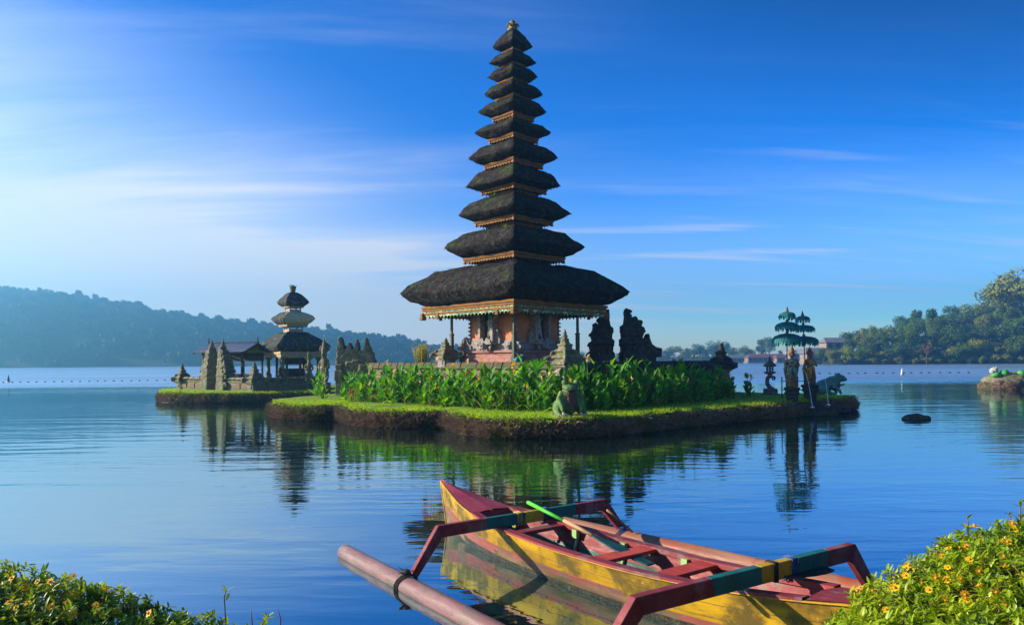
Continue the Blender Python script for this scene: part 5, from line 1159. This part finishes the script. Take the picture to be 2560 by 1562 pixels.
for j in range(ny + 1):
    for i in range(nx + 1):
        x = -6.5 + 13 * i / nx; y = -3 + 9.3 * j / ny
        h = max(shrub_h_left(x, y) if x < 0 else shrub_h_right(x, y), -.35 if y > 2.2 else .45 * (2.6 - y) - .1) - .16
        vs.append((x, y, min(h, .6 if y < 1.5 else 9)))
for j in range(ny):
    for i in range(nx): a = j * (nx + 1) + i; fs.append((a, a + 1, a + nx + 2, a + nx + 1))
nb.add(vs, fs, 0, True); tag(nb.build('near_shore', mat('dark_shore_soil', (0.02, 0.02, 0.008), (0.04, 0.035, 0.015), 4, .95, .5)), kind='structure')
def daisy(mb, p, nrm, r, rg):
    a = nrm.orthogonal().normalized(); b = nrm.cross(a)
    for k in range(11):
        an = k * 6.283 / 11 + rg.uniform(-.1, .1); d = a * math.cos(an) + b * math.sin(an); s = a * -math.sin(an) + b * math.cos(an); up = nrm * r * rg.uniform(-.1, .25)
        mb.add([p + d * r * .2, p + d * r * .7 + s * r * .2 + up * .6, p + d * r + up, p + d * r * .7 - s * r * .2 + up * .6], [(0, 1, 2, 3)], 0)
    mb.ell(p + nrm * r * .08, r * .30, 8, 5, 1)
def shrub(label, hf, xr, yr, n, seed, nfl, cond):
    rg = random.Random(seed); e = thing('flowering_shrub', label, 'shrub', ((xr[0] + xr[1]) / 2, (yr[0] + yr[1]) / 2, 0)); o = Vector(e.location)
    lf, st = MB(), MB(); done = 0; spots = []
    while done < n:
        x, y = rg.uniform(*xr), rg.uniform(*yr); h = hf(x, y)
        if h < .0 or not cond(x, y): continue
        done += 1; p = Vector((x, y, h)) - o
        g = Vector((hf(x - .05, y) - hf(x + .05, y), hf(x, y - .05) - hf(x, y + .05), .1)).normalized()
        ax = (g + Vector((rg.gauss(0, .45), rg.gauss(0, .45), rg.uniform(.0, .5)))).normalized(); p = p + ax * rg.uniform(-.10, .05) * (1.6 if rg.random() < .1 else 1)
        spots.append((p, ax, g)); a = ax.orthogonal().normalized(); b = ax.cross(a); ph = rg.random() * 6.28
        if rg.random() < .3: st.tube([p - ax * .12, p + ax * .02], [.004, .003], 4)
        for tier in range(rg.randint(2, 3)):
            for k in range(rg.choice((2, 3, 3, 4))):
                an = ph + tier * 1.1 + k * 6.283 / 3 + rg.uniform(-.4, .4); d = (a * math.cos(an) + b * math.sin(an) + ax * rg.uniform(.1, 1.1)).normalized()
                blade(lf, p + ax * tier * .017, d, rg.uniform(.030, .062), rg.uniform(.006, .011), rg.uniform(-.1, .9), .35, rg, 3)
    lf.build('foliage', M_wed, e); st.build('stem', M_wstem, e)
    protos_f = []
    vis = [q for q in spots if abs((q[0] + o).x) < .69 * (q[0] + o).y and (CH - (q[0] + o).z) < .355 * (q[0] + o).y and (q[0] + o).y < 4.5]
    for q in range(nfl):
        p, ax, g = rg.choice(vis)
        if q < 6:
            m = MB(); daisy(m, Vector((0, 0, 0)), Vector((0, 0, 1)), 0.0235, rg); f = m.build('flower', [M_daisy, M_dcen], e); protos_f.append(f)
        else: f = rg.choice(protos_f).copy(); COL.objects.link(f); f.parent = e
        f.location = p + (ax * .052 + UP * .012); dirn = (g * .5 + UP * .4 + Vector((rg.gauss(0, .4), rg.gauss(0, .4) - .6, 0))).normalized()
        f.rotation_euler = dirn.to_track_quat('Z', 'Y').to_euler(); s = rg.uniform(.75, 1.2); f.scale = (s, s, s)
    return e
shrub('low shrub with scattered orange yellow daisies at the lower left corner', shrub_h_left, (-4.0, -1.1), (2.9, 4.9), 5200, 5, 40, lambda x, y: True)
shrub('large bright green shrub covered in yellow daisies at the lower right corner', shrub_h_right, (1.35, 4.2), (2.5, 4.75), 6800, 6, 100, lambda x, y: True)
def sprig(label, px, py_top, py_bot, d, seed, leaves=9, bare=False, bend=0.0):
    a, b = P(px, py_bot, d), P(px + bend, py_top, d); rg = random.Random(seed); e = thing('plant_sprig', label, 'plant', a); v = b - a
    m = MB(); m.tube([(0, 0, -.25), v * .5 + Vector((rg.uniform(-.02, .02), 0, 0)), v], [.005, .004, .002], 5); m.build('stem', M_wstem, e)
    if not bare:
        l = MB()
        for i in range(leaves):
            t = rg.uniform(.2, 1); an = rg.random() * 6.28; blade(l, v * t, (math.cos(an), math.sin(an), rg.uniform(.2, 1.2)), rg.uniform(.03, .06), .009, .3, .3, rg, 3)
        l.build('foliage', M_wed, e)
sprig('small leafy sprig standing alone in the water right of the left shrub', 566, 1474, 1506, 4.7, 1, 10)
sprig('thin bare twig rising from the water near the lower left shrub', 694, 1520, 1575, 4.5, 2, bare=True)
sprig('crooked bare twig beside a leafy tuft at the bottom edge', 640, 1526, 1575, 4.4, 3, bare=True, bend=-12)
sprig('leafy tuft at the bottom edge right of the left shrub', 650, 1540, 1580, 4.2, 4, 22, bend=20)
sprig('slender sprig rising above the middle of the right shrub', 2418, 1288, 1330, 4.3, 5, 6)
sprig('grass stalk rising above the right shrub near the frame edge', 2522, 1278, 1330, 4.2, 6, 5)
sprig('tall leafy stem at the right frame edge above the shrub', 2556, 1246, 1330, 4.1, 7, 22, bend=-6)
# ================================================================ outrigger boat
def paint(name, c1, c2, wear, ws=3.0, wt=(.56, .68), rough=.6, stretch=(.6, 2.5, 2.5), bump=.3):
    """old boat paint: sun-bleached, streaked along the grain, scraped to the undercoat and dirty"""
    m = mat(name, c1, c2, 2.2, rough, bump, stretch=stretch, c3=wear, s3=ws, t3=wt, spec=.25, dist=.008, bscale=16)
    nt = m.node_tree; L = nt.links.new; b = nt.nodes['Principled BSDF']; old = b.inputs['Base Color'].links[0].from_socket; tc = nt.nodes.new('ShaderNodeTexCoord')
    mp = nt.nodes.new('ShaderNodeMapping'); mp.inputs['Scale'].default_value = (.16, 1.6, 1.6); L(tc.outputs['Object'], mp.inputs[0])
    n = N(nt, 'ShaderNodeTexNoise', Scale=16.0, Detail=7.0, Roughness=.72); L(mp.outputs[0], n.inputs['Vector'])
    x = nt.nodes.new('ShaderNodeMix'); x.data_type = 'RGBA'; L(math_n(nt, 'MULTIPLY', remap(nt, n.outputs[0], .54, .70), .75), x.inputs[0]); L(old, x.inputs[6])
    x.inputs[7].default_value = (wear[0] * .8 + .02, wear[1] * .8 + .015, wear[2] * .8 + .012, 1)
    n2 = N(nt, 'ShaderNodeTexNoise', Scale=34.0, Detail=3.0, Roughness=.6); L(tc.outputs['Object'], n2.inputs['Vector'])
    y = nt.nodes.new('ShaderNodeMix'); y.data_type = 'RGBA'; L(math_n(nt, 'MULTIPLY', remap(nt, n2.outputs[0], .66, .72), .8), y.inputs[0]); L(x.outputs[2], y.inputs[6])
    y.inputs[7].default_value = (min(1, c2[0] * .5 + .16), min(1, c2[1] * .5 + .14), min(1, c2[2] * .5 + .12), 1); L(y.outputs[2], b.inputs['Base Color'])
    L(remap(nt, n.outputs[0], .35, .7, rough - .18, min(1, rough + .2)), b.inputs['Roughness']); return m
M_yel = paint('yellow_paint', (0.34, 0.185, 0.006), (0.52, 0.30, 0.008), (0.11, 0.07, 0.01), 2.2, (.42, .60))
M_pinkp = paint('faded_red_paint', (0.26, 0.05, 0.045), (0.36, 0.10, 0.085), (0.17, 0.09, 0.06), 3.5, (.42, .62))
M_bott = paint('weathered_bottom', (0.15, 0.085, 0.052), (0.25, 0.155, 0.095), (0.08, 0.075, 0.03), 3.0, (.45, .62), .75)
M_redp = paint('red_paint', (0.17, 0.018, 0.022), (0.25, 0.036, 0.038), (0.20, 0.10, 0.09), 4.0, (.50, .66))
M_redb = paint('bright_red_seat', (0.42, 0.04, 0.02), (0.50, 0.07, 0.03), (0.3, 0.06, 0.04), 5.0)
M_grin = paint('dark_green_inside', (0.008, 0.05, 0.04), (0.014, 0.075, 0.058), (0.05, 0.06, 0.04), 5.0)
M_grn = paint('teal_green_paint', (0.008, 0.10, 0.085), (0.012, 0.14, 0.11), (0.02, 0.07, 0.06), 6.0)
M_grn2 = paint('dark_teal_blade', (0.006, 0.045, 0.045), (0.01, 0.07, 0.065), (0.01, 0.03, 0.03), 8.0)
M_lime = paint('lime_green_paint', (0.05, 0.42, 0.02), (0.07, 0.50, 0.03), (0.1, 0.4, 0.05), 6.0)
M_yboom = paint('yellow_boom_paint', (0.40, 0.22, 0.012), (0.50, 0.29, 0.02), (0.22, 0.15, 0.03), 6.0)
M_tan = paint('bare_wood', (0.36, 0.20, 0.09), (0.46, 0.28, 0.14), (0.2, 0.12, 0.06), 6.0)
M_float = paint('pink_pipe', (0.20, 0.095, 0.082), (0.31, 0.165, 0.145), (0.16, 0.115, 0.09), 3.0, (.44, .64), .36, (.5, 3, 3), .3)
M_float2 = paint('red_brown_pipe', (0.24, 0.095, 0.055), (0.32, 0.16, 0.10), (0.28, 0.07, 0.035), 3.0, (.5, .66), .5, (.5, 3, 3), .4)
M_rope = mat('blue_rope', (0.02, 0.05, 0.16), (0.06, 0.10, 0.24), 30, .8, .5); M_rope2 = mat('dark_rope', (0.015, 0.015, 0.015), (0.04, 0.035, 0.03), 30, .8, .5); M_rope3 = mat('straw_rope', (0.40, 0.26, 0.06), (0.5, 0.34, 0.1), 30, .8, .5)
BO = Vector((-.94, 9.78, 0)); BE = Vector((.6, -.8, 0)); BN = Vector((.8, .6, 0)); BR = math.atan2(-.8, .6)
def loc_(p): r = Vector(p) - BO; return Vector((r.dot(BE), r.dot(BN), p[2]))
M_algae = mat('wet_algae_line', (0.025, 0.022, 0.012), (0.07, 0.055, 0.03), 12, .4, .8, c3=(.2, .18, .14), s3=26, t3=(.6, .68))
boat = thing('outrigger_boat', 'weathered yellow and red outrigger boat floating in the foreground', 'boat', BO, BR)
HW = [(0, .012), (.3, .085), (.6, .165), (1.0, .255), (1.5, .335), (2.0, .385), (2.7, .425), (3.6, .425), (4.5, .37), (5.2, .285), (5.8, .18), (6.3, .07), (6.5, .015)]
SH = [(0, .63), (.3, .575), (.6, .53), (1.0, .475), (1.5, .425), (2.0, .395), (3.0, .375), (4.0, .385), (4.8, .43), (5.4, .49), (6.0, .57), (6.5, .65)]
CT = [(0, 0), (.8, -.05), (1.8, -.09), (5.5, -.07), (6.5, -.05)]
def sm(tab, s): 
    e_ = .12; return (interp(tab, max(0, s - e_)) + 2 * interp(tab, s) + interp(tab, min(6.5, s + e_))) / 4 if .12 < s < 6.38 else interp(tab, s)
NS = 66; stn = [6.5 * i / NS for i in range(NS + 1)]
def hull_pt(s, f, side, ins=0.0):
    """f: 0 keel .. 1 sheer"""
    w, sh, c = max(.006, sm(HW, s) - ins), sm(SH, s), sm(CT, s); rake = -.10 * (1 - f) * max(0, 1 - s / .9) * -1
    kz = -.22 + .20 * max(0, 1 - s / .8) ** 1.5 + .2 * max(0, (s - 5.7) / .8) ** 1.5
    prof = [(0, 0), (.10, .42), (.28, .72), (.5, .87), (.75, .96), (1.0, 1.0)]
    x = interp(prof, f); z = kz + (sh - kz) * (f ** 1.05)
    x = f ** .42 * .97 + .03 * f if f > 0 else 0
    return Vector((s + (.16 * (1 - f) if s < .4 else .16 * (1 - f) * max(0, 1 - (s - .4) / .8)), c + side * w * x, z))
FR = [0, .08, .2, .34, .46, .56, .66, .76, .88, 1.0]
hm = MB()
for side in (-1, 1):
    vs = [hull_pt(s, f, side) for s in stn for f in FR]; k = len(FR); fs, mi = [], []
    for i in range(NS):
        for j in range(k - 1):
            q = (i * k + j, (i + 1) * k + j, (i + 1) * k + j + 1, i * k + j + 1); fs.append(q if side < 0 else q[::-1])
    o = len(hm.v); hm.v += [tuple(v) for v in vs]; hm.f += [tuple(a + o for a in f) for f in fs]; hm.sm += [True] * len(fs)
    for i in range(NS):
        s = stn[i]
        for j in range(k - 1):
            f = (FR[j] + FR[j + 1]) / 2; lim = interp([(0, .60), (.7, .64), (1.4, .70), (2.4, .66), (4.0, .60), (5, .58), (6.5, .55)], s); pk = interp([(0, .40), (1.0, .46), (1.8, .52), (3, .58), (4, .52), (6.5, .42)], s)
            hm.m.append(3 if (hull_pt(s, f, 1).z < .055 + .02 * fbm(s * 3, side, 1)) else (0 if f > lim else (1 if f > pk else 2)))
hull = hm.build('hull', [M_yel, M_pinkp, M_bott, M_algae], boat)
im = MB(); s0, s1 = 1.25, 5.45; st2 = [s for s in stn if s0 - .1 <= s <= s1 + .1]
for side in (-1, 1):
    fr2 = [.32, .5, .7, .85, 1.0]; vs = [hull_pt(s, f, side, .035) for s in st2 for f in fr2]; k = len(fr2); fs = []; o = len(im.v)
    for i in range(len(st2) - 1):
        for j in range(k - 1):
            q = (i * k + j, (i + 1) * k + j, (i + 1) * k + j + 1, i * k + j + 1); fs.append(q[::-1] if side < 0 else q); im.m.append(1 if j >= 2 else 0)
    im.v += [tuple(v) for v in vs]; im.f += [tuple(a + o for a in f) for f in fs]; im.sm += [True] * len(fs)
vs = [hull_pt(s, .36, sd, .035) for s in st2 for sd in (-1, 1)]; im.add(vs, [(2 * i, 2 * i + 1, 2 * i + 3, 2 * i + 2) for i in range(len(st2) - 1)], 0)
im.build('inside_lining', [M_grin, M_redp], boat)
def deck(name, a, b, matr, cut):
    m = MB(); ss = [s for s in stn if a <= s <= b]; vs = []
    for s in ss:
        c, w, z = sm(CT, s), sm(HW, s), sm(SH, s)
        vs += [(s, c - w * .97, z + .004), (s, c, z + .022), (s, c + w * .97, z + .004)]
    fs = []
    for i in range(len(ss) - 1): a_ = i * 3; fs += [(a_, a_ + 3, a_ + 4, a_ + 1), (a_ + 1, a_ + 4, a_ + 5, a_ + 2)]
    m.add(vs, fs); s = ss[-1] if cut > 0 else ss[0]; c, w, z = sm(CT, s), sm(HW, s) - .03, sm(SH, s)
    m.add([(s, c - w, z), (s, c + w, z), (s, c + w * .8, z - .16), (s, c - w * .8, z - .16)], [(0, 1, 2, 3)]); return m.build(name, matr, boat)
M_deck = paint('dark_red_deck', (0.24, 0.028, 0.05), (0.32, 0.05, 0.07), (0.30, 0.10, 0.10), 7.0, (.6, .75), stretch=(1, 1, 1))
deck('bow_deck', 0, 1.3, M_deck, 1); deck('stern_deck', 5.38, 6.5, M_redp, -1)
for side in (-1, 1):     # gunwale planks with a pale edge bead
    g = MB(); ss = [s for s in stn if 1.2 <= s <= 5.5]; vs = []
    for s in ss:
        c, w, z = sm(CT, s), sm(HW, s), sm(SH, s)
        vs += [(s, c + side * (w + .012), z - .012), (s, c + side * (w + .012), z + .018), (s, c + side * (w - .085), z + .018), (s, c + side * (w - .085), z - .03)]
    fs = []
    for i in range(len(ss) - 1):
        for j in range(4): a_, b_ = i * 4 + j, i * 4 + (j + 1) % 4; q = (a_, b_, b_ + 4, a_ + 4); fs.append(q if side < 0 else q[::-1])
    g.add(vs, fs); g.build('gunwale', M_redp, boat)
    g = MB(); g.tube([hull_pt(s, .985, side) + Vector((0, side * .008, 0)) for s in stn], .009, 5); g.build('rub_strip', M_yboom, boat)
    g = MB()
    for s in (2.4, 3.1, 3.9, 4.5):
        c, w, z = sm(CT, s), sm(HW, s), sm(SH, s); g.tube([(s, c + side * (w - .05), z - .03), (s, c + side * (w * .62), .05)], .022, 5); g.box((s, c + side * (w - .10), z - .05), (.07, .05, .09))
    g.build('rib', mat('pale_green_rib', (0.20, 0.36, 0.12), (0.26, 0.42, 0.16), 5, .6, .2), boat)
for side in (-1, 1):
    for f_ in (.62, .80):
        g = MB(); g.tube([hull_pt(s, f_, side) + Vector((0, -side * .0015, 0)) for s in stn[2:-2]], .0035, 4); g.build('plank_seam', M_algae, boat)
m = MB(); m.tube([hull_pt(0, f, 0) + Vector((-.012, 0, 0)) for f in (.1, .3, .5, .7, .9, 1.0)] , .022, 6); m.build('stem_post', M_yel, boat)
for s, w_, mt in ((3.42, .20, M_redb), (4.16, .20, M_redb), (2.15, .13, M_redp)):
    c, w, z = sm(CT, s), sm(HW, s), sm(SH, s); m = MB(); m.box((s, c, z - .012), (w_, 2 * w - .14, .035), bev=.006); m.build('thwart', mt, boat)
def boom(pts, hgt, thk, cuts, srange):
    """bent outrigger spar lying in a vertical plane; pts local (s, t, z of upper edge)"""
    P_ = [Vector(p) for p in pts]; n = len(P_); e_ = Vector((1, 0, 0)); main = (P_[n - 2] - P_[1]); e_ = main.cross(UP).normalized(); low = []
    for i, p in enumerate(P_):
        if i in (0, n - 1): d = (P_[1] - P_[0]) if i == 0 else (P_[-1] - P_[-2]); d = d.normalized(); nr = d.cross(e_).normalized(); nr = nr if (i == 0 or True) else nr; low.append(p + nr * 0)
        else: low.append(p)
    segs = []
    up_pts, lo_pts = [], []
    for i, p in enumerate(P_):
        ds = []
        if i > 0: ds.append((P_[i] - P_[i - 1]).normalized())
        if i < n - 1: ds.append((P_[i + 1] - P_[i]).normalized())
        nrs = [e_.cross(d).normalized() for d in ds]; nrs = [q if q.z > 0 or abs(q.z) < .5 and True else -q for q in nrs]
        av = sum(nrs, Vector((0, 0, 0))).normalized(); sc_ = 1 / max(.5, av.dot(nrs[0])); k = .62 if i in (0, n - 1) else 1.0
        up_pts.append(p); lo_pts.append(p - av * hgt * sc_ * k)
    def quad(mb, a, b, c, d, mi):
        h2 = e_ * (thk / 2); vs = [a - h2, b - h2, c - h2, d - h2, a + h2, b + h2, c + h2, d + h2]
        mb.add(vs, [(0, 1, 2, 3), (7, 6, 5, 4), (1, 0, 4, 5), (2, 1, 5, 6), (3, 2, 6, 7), (0, 3, 7, 4)], mi)
    mb = MB()
    for i in range(n - 1):
        if i == 1:
            ts = [0] + [c for c, _ in cuts] + [1]; ms = [0] + [m_ for _, m_ in cuts]
            for a, b, m_ in zip(ts, ts[1:], ms):
                quad(mb, up_pts[1].lerp(up_pts[2], a), up_pts[1].lerp(up_pts[2], b), lo_pts[1].lerp(lo_pts[2], b), lo_pts[1].lerp(lo_pts[2], a), m_)
        else: quad(mb, up_pts[i], up_pts[i + 1], lo_pts[i + 1], lo_pts[i], 0)
    o = mb.build('boom', [M_redp, M_grn, M_yboom], boat); bv = o.modifiers.new('bevel', 'BEVEL'); bv.width = .007; bv.segments = 2; bv.limit_method = 'ANGLE'
    return o, up_pts, lo_pts, e_
fb_, u1, l1, e1 = boom([(1.97, -1.56, .13), (1.82, -1.17, .515), (1.90, 1.15, .53), (1.97, 1.42, .13)], .125, .065, [(.25, 1), (.475, 2), (.60, 1), (.80, 0)], None)
nb_, u2, l2, e2 = boom([(4.77, -1.80, .12), (4.85, -1.45, .60), (5.14, .86, .665), (5.03, 1.46, .14)], .135, .075, [(.30, 1), (.52, 2), (.70, 1), (.86, 0)], None)
def lash(parent, a, b, t, e_, hgt, thk, m_, wid=.05, turns=4, tail=True):
    """rope bound round a spar"""
    c = a.lerp(b, t); d = (b - a).normalized(); dn = d.cross(e_).normalized(); dn = -dn if dn.z > 0 else dn; mb = MB()
    for k in range(turns):
        q = c + d * (wid * (k / max(1, turns - 1) - .5)); x, y0, y1 = thk / 2 + .006, -.006, hgt + .006
        loop = [q - e_ * x - dn * -y0, q + e_ * x - dn * -y0, q + e_ * x + dn * y1, q - e_ * x + dn * y1, q - e_ * x - dn * -y0]
        mb.tube(loop, .008, 5, smooth=True)
    if tail: mb.tube([c + dn * hgt - e_ * thk * .5, c + dn * (hgt + .06) - e_ * (thk * .9), c + dn * (hgt + .04) - e_ * (thk * 1.6)], .007, 5); mb.ell(c + dn * (hgt + .03) - e_ * (thk * .6), .022)
    return mb.build('rope_lashing', m_, parent)
lash(fb_, u1[1], u1[2], .44, e1, .125, .065, M_rope3, .05, 3); lash(fb_, u1[1], u1[2], .60, e1, .125, .065, M_rope, .06, 5)
lash(nb_, u2[1], u2[2], .585, e2, .135, .075, M_rope2, .03, 3, False); lash(nb_, u2[1], u2[2], .675, e2, .135, .075, M_rope, .05, 4)
def pipe_float(a, b, r, matr):
    m = MB(); a, b = Vector(a), Vector(b); d = (b - a).normalized(); n = 26; pts, rr = [], []
    pts += [a - d * .03, a - d * .01]; rr += [r * .75, r * .95]
    for i in range(n + 1): pts.append(a.lerp(b, i / n)); rr.append(r * (1.0 + (.018 if i % 9 == 4 else 0)))
    pts += [b + d * .01, b + d * .03]; rr += [r * .95, r * .75]; m.tube(pts, rr, 20); return m.build('float', matr, boat)
fl1 = pipe_float((.48, -1.585, .035), (6.6, -1.80, .04), .09, M_float)
fl2 = pipe_float((-.02, 1.18, .045), (6.3, 1.66, .06), .105, M_float2)
def float_lash(parent, c, r, m_, ax=(1, 0, 0), strut=None):
    mb = MB(); c = Vector(c)
    for k in range(3):
        x = (k - 1) * .03; mb.tube([(c.x + x + .05 * math.sin(q * .6), c.y + (r + .007) * math.cos(q * .5236), c.z + (r + .007) * math.sin(q * .5236)) for q in range(13)], .008, 5)
    mb.ell((c.x, c.y, c.z + r + .02), (.055, .05, .03)); 
    for q in ((.09, .02, .05), (-.08, .05, .04), (.02, -.09, .03), (-.05, -.06, .07)): mb.tube([(c.x, c.y, c.z + r + .02), (c.x + q[0], c.y + q[1], c.z + r + q[2])], [.008, .004], 5)
    return mb.build('rope_lashing', m_, parent)
float_lash(fl1, (2.0, -1.63, .037), .098, M_rope2); float_lash(fl2, (2.0, 1.335, .048), .105, M_rope); float_lash(fl2, (5.02, 1.56, .056), .105, M_rope); float_lash(fl1, (4.76, -1.735, .04), .098, M_rope2)
m = MB(); m.tube([(2.1, .98, .45), (2.22, 1.28, .17)], .014, 5); m.build('bracing_stick', M_tan, boat)
def paddle(label, a, b, shaft, tip_m, blade_m, bl=.42, bw=.075, flatn=None):
    a, b = Vector(a), Vector(b); e = thing('paddle', label, 'paddle', a); v = b - a; L_ = v.length; d = v / L_; s = d.cross(UP).normalized(); nr = s.cross(d).normalized()
    m = MB(); m.tube([Vector((0, 0, 0)), d * (L_ * .34)], [.022, .021], 8); m.build('grip', tip_m, e)
    m = MB(); m.tube([d * (L_ * .34), d * (L_ * (1 - bl))], [.021, .022], 8); m.build('shaft', shaft, e)
    m = MB(); vs = []
    for i, w in enumerate((.022, .06, .085, .092, .088, .06)):
        c = d * (L_ * (1 - bl) + L_ * bl * i / 5); w = w * bw / .075; vs += [c - s * w + nr * .008, c + s * w + nr * .008, c + s * w - nr * .008, c - s * w - nr * .008]
    fs = [(0, 1, 2, 3), (23, 22, 21, 20)]
    for i in range(5):
        for j in range(4): fs.append((i * 4 + j, i * 4 + 4 + j, i * 4 + 4 + (j + 1) % 4, i * 4 + (j + 1) % 4))
    m.add(vs, fs); m.build('blade', blade_m, e); return e
paddle('wooden paddle with a bright green grip leaning across the boat', (.17, 8.40, .60), (1.26, 6.78, .33), M_tan, M_lime, M_grn2, .42, .055)
M_pdk = paint('dark_wet_paddle', (0.02, 0.03, 0.03), (0.05, 0.07, 0.06), (0.02, 0.02, 0.02), 6)
paddle('dark paddle lying under the near boom with its blade towards the stern', (1.35, 5.50, .50), (2.52, 5.92, .53), M_pdk, M_pdk, M_pdk, .42, .085)
haze()
